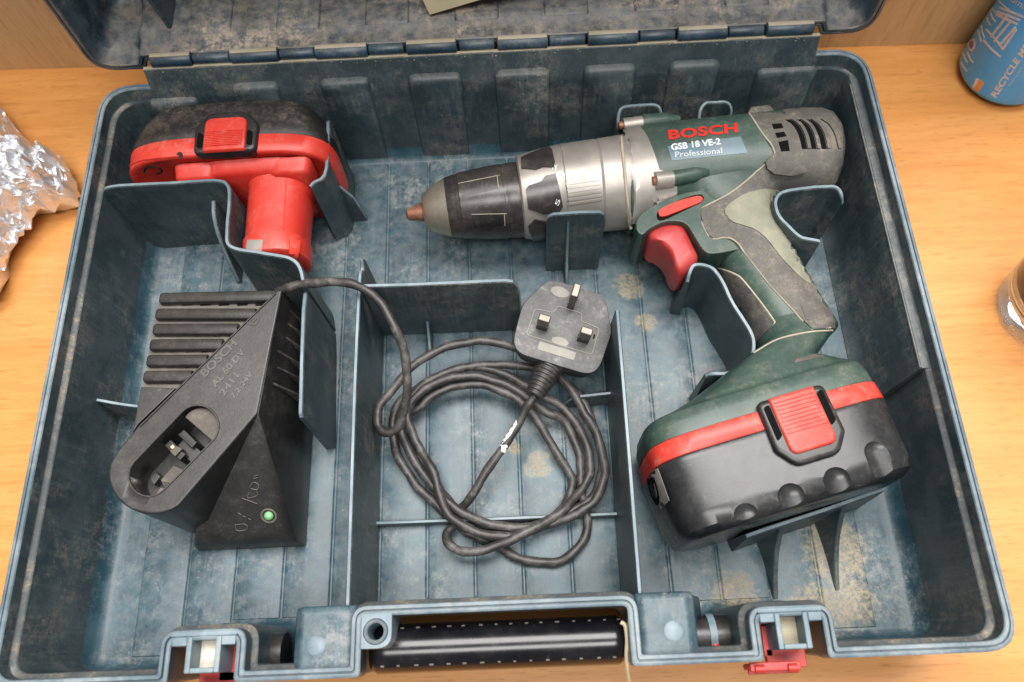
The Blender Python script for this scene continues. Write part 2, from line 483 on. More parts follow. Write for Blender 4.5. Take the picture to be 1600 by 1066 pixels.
SILVER = dirty('silver_paint', (0.30, 0.28, 0.258), (0.39, 0.365, 0.338), dust=(0.42, 0.35, 0.25), amount=0.4, rough=0.40, metal=0.5, settle=0.05, scratch=0.3)
STEEL = dirty('bare_steel', (0.36, 0.33, 0.25), (0.50, 0.46, 0.37), dust=(0.25, 0.19, 0.12), amount=0.3, rough=0.36, metal=0.72, settle=0, scratch=0.5)
RUST = dirty('rusty_steel', (0.24, 0.095, 0.055), (0.42, 0.22, 0.14), dust=(0.45, 0.3, 0.2), amount=0.4, rough=0.5, metal=0.5, settle=0, scratch=0.2, scale=3)
CHUCK = dirty('chuck_plastic', (0.017, 0.015, 0.016), (0.04, 0.035, 0.034), dust=(0.3, 0.24, 0.2), amount=0.16, rough=0.27, settle=0.03, scratch=0.9, sdir=(0, 0, 1.4))
BRASS = dirty('nickel_brass', (0.16, 0.148, 0.125), (0.23, 0.212, 0.18), amount=0.3, rough=0.45, metal=0.8, settle=0, scratch=0.3)
CABLE = dirty('cable_rubber', (0.022, 0.020, 0.020), (0.06, 0.054, 0.051), dust=(0.27, 0.255, 0.24), amount=0.6, rough=0.42, settle=0.05, scratch=0.3, scale=1.6)
PLUGM = dirty('plug_plastic', (0.024, 0.025, 0.027), (0.05, 0.051, 0.053), dust=(0.33, 0.32, 0.31), amount=0.75, rough=0.5, settle=0.4, scratch=0.3)
PLUGD = dirty('dusty_plug_marking', (0.22, 0.21, 0.19), (0.32, 0.31, 0.28), amount=0.4, rough=0.7, settle=0.1, scratch=0.1)
WHITE = plain('white_paint', (0.78, 0.77, 0.74), 0.5)
TXTR = plain('red_print', (0.62, 0.03, 0.02), 0.4)
TXTG = plain('pale_print', (0.62, 0.66, 0.66), 0.5)
DARK = plain('dark_void', (0.004, 0.004, 0.004), 0.8, spec=0.1)
EMB = dirty('embossed_plastic', (0.050, 0.048, 0.047), (0.085, 0.082, 0.08), amount=0.25, rough=0.4, settle=0.2, scratch=0)
LABELM = dirty('blue_label', (0.10, 0.17, 0.21), (0.13, 0.20, 0.24), amount=0.2, rough=0.35, settle=0.05, scratch=0.2)
HANDLE = dirty('handle_rubber', (0.005, 0.005, 0.007), (0.009, 0.009, 0.011), amount=0.05, rough=0.2, settle=0.0, scratch=0.25, bump=0.04)
LATCHR = dirty('latch_red', (0.36, 0.016, 0.016), (0.48, 0.03, 0.026), dust=(0.35, 0.2, 0.15), amount=0.3, rough=0.42, settle=0.05, scratch=0.2)
CREAM = dirty('cream_paper', (0.60, 0.52, 0.33), (0.68, 0.6, 0.42), amount=0.1, rough=0.7, settle=0, scratch=0)
FINM = dirty('dusty_fin_edge', (0.03, 0.028, 0.027), (0.07, 0.066, 0.06), amount=0.5, rough=0.5, settle=0.4, scratch=0)
GAPD = dirty('dust_caked_grille', (0.09, 0.083, 0.075), (0.15, 0.137, 0.12), amount=0.6, rough=0.8, settle=0.2, scratch=0)

def wood(name, c1, c2, c3, vec, sc, rough):
    m = NT(name)
    v = m.mapping(*vec)
    g = m.noise(sc, 6, 0.62, v, 0.6); g2 = m.noise(sc*4.5, 3, 0.6, v, 0.2); fig = m.noise(sc*0.22, 3, 0.5, v, 1.2)
    c = m.mix(m.ramp(g, 0.33, 0.67), c1, c2)
    c = m.mix(m.math('MULTIPLY', m.ramp(g2, 0.52, 0.72), 0.45), c, c3)
    c = m.mix(m.math('MULTIPLY', m.ramp(fig, 0.35, 0.7), 0.5), c, c1)
    g3 = m.noise(sc*15, 2, 0.5, v)
    c = m.mix(m.math('MULTIPLY', m.ramp(g3, 0.60, 0.70), 0.5), c, c3)
    c = m.mix(m.math('MULTIPLY', m.ramp(m.noise(55, 6, 0.7), 0.62, 0.72), 0.25), c, c3)
    m.col(c); m.rough(m.math('ADD', m.math('MULTIPLY', g2, 0.1), rough)); m.bump(g2, 0.04)
    return m.mat
WOOD = wood('table_wood', (0.59, 0.250, 0.066), (0.67, 0.315, 0.096), (0.38, 0.135, 0.027), ((7, 75, 60), (0, 0, -0.03)), 1.0, 0.33)
BOARD = wood('board_wood', (0.50, 0.32, 0.15), (0.60, 0.40, 0.21), (0.27, 0.15, 0.06), ((70, 70, 4), (0, 0.16, 0)), 1.0, 0.5)

# ------------------------------------------------------------------ setting
TZ = -0.35
mb = MB(); mb.box((0, 0, TZ-1.2), (160, 130, 2.4))
t = obj('table_top', mb, WOOD, bevel=0.15); t['kind'] = 'structure'
mb = MB(); wl = np.array([-34, 24.4]); wr = np.array([34, 22.4]); wd = nrm(wr-wl); wn = np.array([wd[1], -wd[0]])
wc = (wl+wr)/2-wn*0.9
mb.box((wc[0], wc[1], 20+TZ+0.02), (160, 1.8, 40), ex=(wd[0], wd[1], 0), ey=(wn[0], wn[1], 0))
t = obj('back_wall', mb, BOARD); t['kind'] = 'structure'

# ------------------------------------------------------------------ tool case
H = 7.0
case = empty('tool_case', (0, 0, TZ), 'open dusty dark blue plastic tool case with moulded compartments on the wooden table', 'tool case')
# rim outline (ccw), every edge with its own draft
xl1, xl2 = -14.12, -11.28; xr1, xr2 = 11.22, 13.92; hl, hr = -5.88, 5.66
FY = -16.1; BY = 16.1
OUT = [(-22, FY), (xl1, FY), (xl1, -14.35), (xl2, -14.35), (xl2, FY), (hl, FY), (hl, -13.65), (hr, -13.65), (hr, FY),
       (xr1, FY), (xr1, -14.35), (xr2, -14.35), (xr2, FY), (22, FY), (22, BY), (-22, BY)]
RAD = [1.3]+[0.25]*12+[1.5, 2.0, 2.0]
def tring(d, z, rk=0.0, side=None):
    """ring of the tray at inset d and height z; side = (left, right, back, front) extra insets"""
    dd = [d]*16
    l, r, b, f = side or (0, 0, 0, 0)
    dd[15] = d+l; dd[13] = d+r; dd[14] = d+b
    for i in (0, 4, 8, 12): dd[i] = d+f
    p = offset_poly(OUT, dd)
    rr = [max(0.12, r_-d) if i in (0, 13, 14, 15) else max(0.1, r_+(d if i in (2, 3, 6, 7, 10, 11) else -d*0.4)) for i, r_ in enumerate(RAD)]
    rr = [r_+rk if i in (0, 13, 14, 15) else r_ for i, r_ in enumerate(rr)]
    return [(q[0], q[1], z) for q in round_poly(p, rr, 6)]
mb = MB()
rims = [tring(0.5, TZ+0.01), tring(0.35, TZ+0.15), tring(0.06, 5.6), tring(0.0, 5.75), tring(0.0, H-0.06), tring(0.06, H), tring(0.17, H), tring(0.19, H-0.13), tring(0.24, H-0.13),
        tring(0.26, H+0.04), tring(0.40, H+0.04), tring(0.44, H-0.02)]
ins = [tring(0.45, 6.3, 0, (0, 0.0, 0.15, 0)), tring(0.48, 6.22, 0, (0, 0.0, 0.13, 0)), tring(0.62, 6.16, 0.2, (0, 0.0, 0.01, 0)), tring(0.68, 6.05, 0.2, (0, 0.0, -0.03, 0)),
       tring(0.72, 4.5, 0.2, (0.02, 0.0, 0.1, 0)), tring(0.78, 1.1, 0.3, (0.1, 0.03, 0.25, 0)), tring(0.90, 0.4, 0.3, (0.1, 0.03, 0.25, 0)), tring(1.1, 0.09, 0.3, (0.15, 0.05, 0.3, 0)), tring(1.3, 0.0, 0.3, (0.2, 0.05, 0.3, 0))]
R = rims+ins
mb.loft(R[:5], True, True, False, 0)
mb.loft(R[4:12], True, False, False, 5)
mb.loft(R[11:13], True, False, False, 2); mb.loft(R[12:16], True, False, False, 4); mb.loft(R[15:18], True, False, False, 2)
mb.loft(R[17:], True, False, True, 3)
tray = obj('tray', mb, [TRAY, EDGE, WALLM, FLOORM, LEDGE, RIM], case, angle=50)
# hinge flange rising above the rim at the back
mb = MB(); mb.loft([[(x, y, z) for y, z in ((15.45, 6.0), (15.47, 6.5), (16.08, 8.05), (16.33, 8.05), (16.33, 6.0))] for x in (-19.1, 19.1)]); mb.box((0, 16.21, 8.07), (38.2, 0.2, 0.05), mi=1)
obj('hinge_flange', mb, [WALLM, GRIME], case, bevel=0.03)

mb = MB()
prr = [(21.62, 6.0), (21.45, 6.24), (21.12, 6.22), (21.04, 6.1), (20.98, 4.5), (20.8, 1.1), (20.62, 0.4), (20.3, 0.09), (20.3, -0.1), (21.5, -0.1)]
mb.loft([[(x, y, z) for x, z in prr] for y in (-3.15, 14.9)])
mb.tube([(21.06, -3.1, 6.18), (21.05, 4, 6.18), (21.05, 14.2, 6.18)], 0.05, 6, mi=1)
obj('side_ledge', mb, [WALLM, LEDGE], case, angle=40)
# floor strips: raised bands between the moulded grooves
strips = [(-16.61+2.54*k) for k in range(-2, 15)]
first = None; rndh = random.Random(5)
def strip_mesh(y0, y1, z=0.1):
    mb = MB()
    prof = [(-1.235, -0.02), (-1.2, z*0.7), (-1.12, z), (1.12, z), (1.2, z*0.7), (1.235, -0.02)]
    k = 10; rings = []
    for x, zz in prof: rings.append([(x, y0+(y1-y0)*i/k, zz) for i in range(k+1)])
    return mb.loft(rings, False, False, False)
proto = {}
def strip(xc, y0, y1):
    key = (round(y0, 2), round(y1, 2))
    if key not in proto:
        mb = strip_mesh(y0, y1); mb.v = [(a+xc, b, c) for a, b, c in mb.v]
        proto[key] = (obj('floor_panel', mb, FLOORM, case, angle=60), xc)
    else:
        o, x0 = proto[key]; copy_part(o, case, (xc-x0, 0, 0))
for k in range(-2, 15):
    xc = -16.61+2.54*k+1.27
    if abs(xc) > 20: continue
    if -6.3 < xc < 6.3: y0 = -12.75
    elif -15.3 < xc < -10.1 or 10.0 < xc < 15.1: y0 = -13.1
    else: y0 = -14.7
    strip(xc, y0, 14.6)
# raised panels on the back wall
def wall_panel(x0, x1, z0, z1, y):
    mb = MB(); w = (x1-x0)/2
    pl = round_poly([(-w, z0), (w, z0), (w, z1), (-w, z1)], [0.05, 0.05, 0.45, 0.45], 5)
    n = len(pl); c = np.array([0, z0])
    a = [((x0+x1)/2+p[0], y+0.3, p[1]) for p in pl]
    b = [((x0+x1)/2+p[0], y-0.02-(7.4-p[1])*0.05, p[1]) for p in pl]
    q = [((x0+x1)/2+p[0]*0.93, y-0.22-(7.4-p[1])*0.05, p[1]-(0.12 if p[1] > 3 else 0)) for p in pl]
    mb.loft([a, b, q], True, False, True)
    return obj('wall_panel', mb, WALLM, case, angle=60)
for x0, x1 in ((-14.4, -11.7), (-9.3, -6.45), (-4.25, -1.15), (0.75, 3.95), (5.85, 8.9), (10.75, 13.7)):
    wall_panel(x0, x1, 0.2, 7.1, 15.46)
for x0, x1 in ((15.9, 19.4), (-19.5, -16.6)):
    wall_panel(x0, x1, 0.2, 6.4, 15.38)

# thin divider walls
def wall_path(name, pts, th=0.24, base=0.0, draft=0.16, ends=True, mats=None, k=5, smooth=True, parent=case):
    """upright sheet along a path of (x, y, top z): face colour on the sides, paler edge on top"""
    P = catmull(pts, k) if smooth else [np.array(p, float) for p in pts]
    mb = MB(); rings = []
    n = len(P)
    for i, p in enumerate(P):
        t = P[min(i+1, n-1)]-P[max(i-1, 0)]; t = nrm([t[0], t[1], 0]); nn = np.array([-t[1], t[0], 0])
        zt = max(p[2], base+0.05); h = th/2; hb = h+draft*max(0, (zt-base))/6.5
        j = 0.05*mnoise.noise(Vector((p[0]*1.7, p[1]*1.7, 4.0)))+0.02*mnoise.noise(Vector((p[0]*6, p[1]*6, 1.0)))
        top = np.array([p[0], p[1], 0])
        rings.append([top-nn*hb+[0, 0, base-0.02], top-nn*h+[0, 0, zt-0.07], top-nn*h*0.6+[0, 0, zt+j], top+nn*h*0.6+[0, 0, zt+j], top+nn*h+[0, 0, zt-0.07], top+nn*hb+[0, 0, base-0.02]])
    for a in range(5):
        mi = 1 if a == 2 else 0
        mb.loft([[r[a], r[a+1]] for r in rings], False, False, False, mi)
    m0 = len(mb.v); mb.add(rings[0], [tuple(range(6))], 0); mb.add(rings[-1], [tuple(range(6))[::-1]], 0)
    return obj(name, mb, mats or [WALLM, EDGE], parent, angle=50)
def px_path(rows):
    return [(*U2(x, y, z), z) for x, y, z in rows]
# pocket wall round the red battery, running on beside the charger
A = [(-21.4, 9.45, 5.9), (-20.7, 9.45, 6.55), (-17.5, 9.5, 6.55), (-14.95, 9.52, 6.55), (-14.2, 9.2, 6.55), (-13.98, 8.3, 6.55), (-13.9, 6.2, 6.55), (-13.75, 5.45, 6.55), (-13.1, 5.1, 6.55),
     (-11.6, 4.75, 6.55), (-10.4, 4.45, 6.5), (-9.9, 3.95, 6.3), (-9.65, 2.9, 6.1)]
wall_path('divider', A)
B = [(-9.64, 2.7, 5.9), (-9.55, 1.5, 6.3), (-9.45, -1.0, 6.4), (-9.36, -3.3, 6.4), (-9.34, -4.0, 6.38), (-9.33, -4.25, 6.2)]
wall_path('divider', B)
C = [(-8.95, 13.6, 6.0), (-8.9, 13.1, 6.2), (-8.85, 11.5, 6.2), (-8.85, 10.2, 6.2), (-9.05, 9.65, 6.15), (-9.5, 9.4, 6.1), (-9.75, 9.2, 6.0)]
wall_path('divider', C)
wall_path('gusset', [(-8.7, 10.6, 3.9), (-8.1, 10.55, 2.6), (-7.75, 10.5, 0.3)], smooth=False)
wall_path('gusset', [(-15.6, 9.3, 4.9), (-15.55, 8.3, 4.6), (-15.5, 7.4, 3.4), (-15.45, 6.4, 0.4)])
wall_path('gusset', [(-21.2, -1.9, 3.5), (-19.5, -2.2, 3.2), (-17.4, -2.45, 3.1)], th=0.2)
# cord bay
D_ = [(-6.75, 4.95, 0.3), (-6.72, 4.75, 3.6), (-6.68, 4.5, 6.0), (-6.72, 4.0, 5.7), (-6.78, 3.1, 6.0), (-6.8, -3, 6.0), (-6.74, -12.9, 6.0), (-6.74, -13.75, 6.2)]
wall_path('divider', D_, th=0.22)
E_ = [(-6.6, 2.78, 6.2), (-4, 2.74, 6.2), (0.9, 2.72, 6.2), (1.3, 2.7, 6.1), (1.52, 2.68, 5.6), (1.62, 2.66, 4.6), (1.66, 2.64, 0.4)]
wall_path('divider', E_, smooth=False)
F_ = [(6.62, 1.7, 0.3), (6.62, 1.2, 3.5), (6.6, 0.85, 5.9), (6.58, 0.4, 6.0), (6.5, -6, 6.0), (6.38, -13.2, 6.0), (6.38, -13.75, 6.2)]
wall_path('divider', F_, th=0.22, smooth=False)
p = [U(672, 505, 0.6), U(676, 556, 0.5)]
wall_path('gusset', [(p[0][0], 2.5, 1.9), (p[0][0], 1.9, 1.3), (p[0][0], 0.9, 0.35)], smooth=False, th=0.2)
q0, q1 = U2(883, 620, 1.7), U2(947, 615, 1.7)
wall_path('gusset', [(q0[0], q0[1], 0.5), (q0[0]+0.5, q0[1], 1.6), (6.5, q1[1], 1.8)], smooth=False, th=0.2)
q0, q1 = U2(593, 818, 0.7), U2(962, 803, 0.7)
wall_path('gusset', [(-6.65, q0[1]+0.02, 0.75), (0, (q0[1]+q1[1])/2, 0.7), (6.45, q1[1], 0.75)], smooth=False, th=0.2)
# drill holders
g0, g1 = U2(858, 324, 6.2), U2(942, 321, 6.2)
wall_path('drill_holder', [(g0[0]-0.16, 6.6, 5.4), (g0[0]-0.1, 6.6, 5.9), (g0[0]+0.2, 6.6, 6.15), (5, 6.6, 6.2), (g1[0]-0.2, 6.6, 6.15), (g1[0]+0.06, 6.6, 5.9), (g1[0]+0.12, 6.6, 5.4)], draft=0.25, smooth=False)
wall_path('gusset', [(4.45, 6.55, 6.0), (4.45, 6.2, 4.2), (4.45, 5.8, 2.2), (4.45, 5.0, 0.3)], smooth=True, th=0.18)
for (xa, xb, yy) in ((7.95, 10.45, 14.35), (12.75, 14.6, 14.3)):
    wall_path('drill_holder', [(xa, yy-0.75, 4.0), (xa, yy-0.3, 4.75), (xa+0.3, yy, 5.0), ((xa+xb)/2, yy+0.03, 5.05), (xb-0.3, yy, 5.0), (xb, yy-0.2, 4.7), (xb+0.05, yy-0.4, 4.2)], smooth=True, th=0.22)
J_ = px_path([(1281, 377, 6.1), (1264, 373, 6.25), (1249, 369, 6.3), (1231, 352, 6.3), (1216, 334, 6.3), (1212, 315, 6.3), (1220, 302, 6.3), (1240, 296, 6.3), (1294, 291, 6.3), (1310, 294, 6.3), (1316, 306, 6.1), (1317, 318, 5.6)])
wall_path('drill_holder', J_, draft=0.3)
K_ = [(10.72, 3.0, 4.4), (10.8, 3.3, 4.75), (11.05, 3.72, 4.9), (11.62, 3.75, 4.9), (12.15, 3.4, 4.9), (12.5, 2.6, 4.9), (12.8, 1.5, 4.9), (13.25, 0.45, 4.9), (13.58, -0.5, 4.9), (13.5, -1.35, 4.9), (13.15, -1.95, 4.9),
      (12.6, -2.3, 4.9), (11.9, -2.5, 4.9), (11.25, -2.45, 4.85), (10.95, -2.45, 4.6)]
wall_path('drill_holder', K_, draft=0.3)
wall_path('drill_holder', [(12.05, -10.48, 3.72), (12.15, -10.45, 3.78), (13.0, -10.2, 3.8), (16, -9.4, 3.8), (19.0, -8.52, 3.78), (19.1, -8.49, 3.72)], smooth=False, draft=0.3)
for (xa, ya, xb, yb) in ((14.0, -10.05, 14.05, -13.2), (17.2, -9.2, 17.26, -12.9)):
    wall_path('gusset', [(xa+(xb-xa)*s, ya+(yb-ya)*s, z) for s, z in ((0, 3.3), (0.15, 2.5), (0.35, 1.6), (0.65, 0.75), (1, 0.12))], th=0.26, draft=0.9, mats=[WALLM, WALLM])

# latch brackets, sockets and red latches in the front notches
def bracket(x1, x2):
    w = x2-x1; t0 = x1+w*0.245; t1 = x1+w*0.775
    c = -14.75
    outer = [(x1+0.02, -14.12), (x1+0.02, -14.62), (t0, -14.62), (t0, -15.5), (t0+0.15, -15.68), (t1-0.15, -15.68), (t1, -15.5), (t1, -14.62), (x2-0.02, -14.62), (x2-0.02, -14.12)]
    hole = [(t0+0.22, -15.46), (t1-0.2, -15.46), (t1-0.2, -14.2), (t0+0.22, -14.2)]
    mb = MB()
    # frame built as butt-jointed bars round the square socket
    def bar(xa, xb, ya, yb, za, zb): mb.box(((xa+xb)/2, (ya+yb)/2, (za+zb)/2), (xb-xa, yb-ya, zb-za))
    bar(x1-0.03, x2+0.03, -14.2, -13.98, 4.2, 7.055)
    bar(x1+0.03, t0-0.001, -14.58, -14.201, 5.2, 7.05); bar(t1+0.001, x2-0.03, -14.58, -14.201, 5.2, 7.05)
    bar(t0, t0+0.24, -15.68, -14.201, 4.6, 7.055); bar(t1-0.24, t1, -15.68, -14.201, 4.6, 7.055)
    bar(t0+0.241, t1-0.241, -15.68, -15.46, 4.6, 7.053)
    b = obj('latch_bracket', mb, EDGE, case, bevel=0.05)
    mb = MB(); mb.box(((t0+t1)/2, -14.83, 5.9), (t1-t0-0.5, 1.24, 0.2))
    obj('socket_floor', mb, SOCK[0], b); SOCK.pop(0)
    return t0, t1
SOCK = [plain('pale_socket', (0.62, 0.55, 0.47), 0.6), GRIME]
def latch(xa, xb, slot):
    """red toggle latch hanging on the front of the tray; slot = pixels where its arm shows through the bracket"""
    mb = MB()
    mb.box(((xa+xb)/2, -16.32, 5.7), (xb-xa, 0.26, 1.4))
    o = obj('latch', mb, LATCHR, case, bevel=0.05)
    for z, y, w in ((6.28, -16.3, 0.36), (5.9, -16.5, 0.2)):
        mb = MB(); mb.box(((xa+xb)/2, y-0.02, z), (xb-xa+0.06, w, 0.26)); obj('latch_bar', mb, LATCHR, o, bevel=0.05)
    for x in (xa+0.35, xb-0.35):
        mb = MB(); mb.lathe([(-0.2, 0.17), (0.2, 0.17)], (x, -16.4, 6.42), (1, 0, 0), 14); obj('latch_pin', mb, LATCHR, o)
    a_, b_ = U2(slot[0], slot[2], 5.4), U2(slot[1], slot[3], 5.4)
    mb = MB(); mb.box(((a_[0]+b_[0])/2, (a_[1]+b_[1])/2, 5.15), (abs(b_[0]-a_[0]), abs(b_[1]-a_[1]), 0.5)); obj('latch_arm', mb, LATCHR, o, bevel=0.04)
    a_, b_ = U2(slot[4], slot[6], 5.4), U2(slot[5], slot[7], 5.4)
    mb = MB(); mb.box(((a_[0]+b_[0])/2, (a_[1]+b_[1])/2, 5.2), (abs(b_[0]-a_[0]), abs(b_[1]-a_[1]), 0.4)); obj('latch_arm', mb, LATCHR, o, bevel=0.04)
    return o
bracket(xl1, xl2); bracket(xr1, xr2)
latch(-13.2, -11.0, (346, 372, 1010, 1064, 312, 366, 1051, 1074)); latch(10.75, 12.85, (1188, 1209, 978, 1026, 1196, 1262, 1014, 1042))
for (xc, wl_) in ((-10.98, 2.0), (10.2, 2.3)):
    sg = 1 if xc > 0 else -1
    mb = MB(); mb.lathe([(-wl_/2, 0.95), (wl_/2, 0.95)], (xc-0.1, -14.95, 3.6), (1, 0, 0), 28)
    b = obj('latch_barrel', mb, BLACK, case)
    tx = -10.85 if xc < 0 else 9.75
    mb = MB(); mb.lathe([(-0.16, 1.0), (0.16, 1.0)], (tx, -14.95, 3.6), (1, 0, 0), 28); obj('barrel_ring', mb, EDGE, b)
    mb = MB(); mb.lathe([(0, 0.16), (0.07, 0.1)], (tx+0.02*sg, -15.42, 4.5), (0, -0.5, 0.85), 12); obj('indicator_dot', mb, TXTR, b)
# handle pivots, hinge post with its hole, grip
for s, (xa, xb) in ((-1, (-10.0, -6.2)), (1, (6.05, 9.7))):
    pr = [(xa, 0.0), (xa+0.12, 3.0), (xa+0.75, 4.6), (xa+1.0, 6.1), (xa+1.4, 6.55), (xb-0.35, 6.6), (xb-0.05, 6.4), (xb, 0)] if s < 0 else [(xa, 0), (xa+0.05, 6.4), (xa+0.35, 6.6), (xb-1.4, 6.55), (xb-1.0, 6.1), (xb-0.75, 4.6), (xb-0.12, 3.0), (xb, 0)]
    y1 = -13.1
    mb = MB(); mb.loft([[(x, y, z) for x, z in pr] for y in (-15.75, y1-0.25)]+[[(x, y1, z*0.97) for x, z in pr]], True, True, True)
    pb = obj('handle_pivot_housing', mb, FLOORM, case, bevel=0.12, seg=3)
    mb = MB(); xx = xb-0.95-0.35 if s < 0 else xa+1.3
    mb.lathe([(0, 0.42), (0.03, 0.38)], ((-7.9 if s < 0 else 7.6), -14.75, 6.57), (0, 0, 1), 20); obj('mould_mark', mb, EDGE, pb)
    mb = MB(); mb.lathe([(-0.12, 0.8), (0.12, 0.72)], ((-6.16 if s < 0 else 6.0), -14.8, 5.9), (s*-1.0, 0, 0), 24); obj('pivot_disc', mb, PLUGD, pb)
mb = MB(); pl = round_poly([(hl+0.02, -14.98), (-4.55, -14.98), (-4.55, -13.55), (hl+0.02, -13.55)], [0.05, 0.6, 0.1, 0.05], 6)
mb.prism(pl, 4.2, 7.06)
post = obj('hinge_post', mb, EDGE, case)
c = MB(); c.lathe([(-0.5, 0.36), (3, 0.36)], (-5.24, -14.3, 5.0), (0, 0, 1), 28)
boolean(post, c)
mb = MB(); mb.lathe([(0, 0.36), (0.01, 0.36)], (-5.24, -14.3, 5.2), (0, 0, 1), 28); obj('hole_bottom', mb, DARK, post)
mb = MB(); mb.lathe([(0, 0.55), (0.05, 0.5), (0.05, 0.38), (0, 0.37)], (-5.24, -14.3, 7.06), (0, 0, 1), 28, cap0=False, cap1=False); obj('hole_collar', mb, TRAY, post)
grip = MB(); HC = (-14.96, 4.75); HR = 1.06
prof = [(-5.84, 0.5), (-5.8, 0.9), (-5.5, HR)]+[(x, HR) for x in np.linspace(-5, 5, 12)]+[(5.3, HR), (5.58, 0.92), (5.62, 0.5)]
mb = MB(); mb.lathe(prof, (0, HC[0], HC[1]), (1, 0, 0), 40)
handle = obj('carry_handle', mb, HANDLE, case, angle=60)
mb = MB(); mb.box((0, 0, 0), (0.2, 0.09, 0.03))
st = None
for row, ang in ((0, 52), (1, -44)):
    for k in range(15):
        x = -4.35+k*0.7 if row == 0 else -5.2+k*0.735
        a = math.radians(ang); n_ = np.array([0, math.sin(a), math.cos(a)]); tt = np.array([0, math.cos(a), -math.sin(a)])
        cpos = np.array([x, HC[0], HC[1]])+n_*(HR+0.008)
        m2 = MB(); m2.box((0, 0, 0), (0.17, 0.09, 0.05), ex=(1, 0, 0), ey=tt, ez=n_)
        if k == 0:
            m2.v = [tuple(np.array(v)+cpos) for v in m2.v]
            st = obj('stitch', m2, GAPD, handle, bevel=0.02); sx = x
        else:
            q = copy_part(st, handle, (x-sx+rndh.uniform(-0.05, 0.05), 0, 0)); q.scale = (rndh.uniform(0.7, 1.2), 1, 1)
# hinge knuckles
segs = [(232, 298, 1), (298, 357, 0), (357, 434, 1), (434, 490, 0), (490, 574, 1), (574, 631, 0), (633, 714, 1), (716, 773, 0), (776, 857, 1), (858, 916, 0), (918, 999, 1), (1000, 1057, 0), (1059, 1139, 1), (1140, 1197, 0), (1199, 1275, 1)]
def hx(px):
    yl = 92+(px-232)*(44-92)/(1275-232)
    return U2(px, yl, 8.6)[0]
barrels = []
for a, b, big in segs:
    x0, x1 = hx(a)+0.03, hx(b)-0.03; r = 0.38 if big else 0.30
    mb = MB(); mb.lathe([(0, r-0.06), (0.06, r), (x1-x0-0.06, r), (x1-x0, r-0.06)], (x0, 16.5, 8.32), (1, 0, 0), 22)
    barrels.append((mb, big))

# lid, standing open behind the hinge
def LP(x, l, h):
    ph = math.radians(0.3)
    return np.array([x, 16.85+l*math.sin(ph)+h*math.cos(ph), 8.3+l*math.cos(ph)-h*math.sin(ph)])
LO = [(-22.3, -0.95), (-19.3, -0.95), (-18.95, -0.25), (19.1, -0.25), (19.45, -0.95), (22.3, -0.95), (22.3, 31.5), (-22.3, 31.5)]
LR = [2.2, 0.3, 0.25, 0.25, 0.3, 2.2, 1.8, 1.8]
def lring(d, h, rk=0.0, dh=0.0):
    p = offset_poly(LO, [d]*2+[d+dh]+[d]*5)
    rr = [max(0.15, r-d+rk) if i in (0, 5, 6, 7) else r for i, r in enumerate(LR)]
    return [LP(q[0], q[1], h) for q in round_poly(p, rr, 7)]
mb = MB()
LRG = [lring(0.6, 5.45), lring(0.25, 5.1), lring(0.0, 0.0), lring(0.05, -0.06), lring(0.17, -0.06), lring(0.2, 0.1), lring(0.25, 0.1), lring(0.27, -0.08), lring(0.42, -0.08), lring(0.46, 0.0), lring(0.50, 1.0), lring(0.62, 1.1), lring(0.66, 3.4), lring(0.95, 4.6), lring(1.5, 5.1), lring(2.3, 5.25)]
mb.loft(LRG[:4], True, True, False, 0); mb.loft(LRG[3:10], True, False, False, 1); mb.loft(LRG[9:], True, False, True, 2)
lid = obj('lid', mb, [TRAY, LEDGE, LIDM], case, angle=50)
for mb, big in barrels:
    obj('hinge_knuckle', mb, TRAY, lid if big else case, angle=50)
mb = MB()
for mbx, big in barrels:
    v = np.array(mbx.v); xa, xb = v[:, 0].min(), v[:, 0].max()
    if big:
        arc = [math.radians(a) for a in range(75, 156, 10)]
        mb.loft([[(x, 16.5-0.41*math.cos(a), 8.32+0.41*math.sin(a)) for a in arc]+[(x, 16.5-0.37*math.cos(a), 8.32+0.37*math.sin(a)) for a in arc[::-1]] for x in (xa+0.05, xb-0.05)])
    else: mb.box(((xa+xb)/2, 16.25, 8.11), (xb-xa-0.06, 0.28, 0.03))
obj('hinge_dust', mb, GRIME, lid)['kind'] = 'stuff'
# raised panels on the lid's hinge-side wall and one rib
for k, xc in enumerate(np.arange(-15.34, 16, 2.54*2)):
    mb = MB()
    xs = [-1.27, -1.2, -1.1, 1.1, 1.2, 1.27]; zs = [-0.03, 0.1, 0.13, 0.13, 0.1, -0.03]
    rings = []
    for x, z in zip(xs, zs):
        rings.append([LP(xc+x, -0.25+0.5+z, 1.1), LP(xc+x, -0.25+0.64+z, 1.25), LP(xc+x, -0.25+0.66+z, 3.4), LP(xc+x, -0.25+0.95+z, 4.6)])
    mb.loft(rings, False, False, False); obj('lid_panel', mb, LIDM, lid, angle=60)
mb = MB(); rr = [LP(-17.6, 0.1, 1.6), LP(-17.6, 0.1, 5.2), LP(-17.3, 9, 5.2), LP(-18.3, 9, 1.2)]
mb.loft([[q-np.array([0.1, 0, 0]) for q in rr], [q+np.array([0.1, 0, 0]) for q in rr]])
obj('lid_rib', mb, LIDM, lid, bevel=0.04)

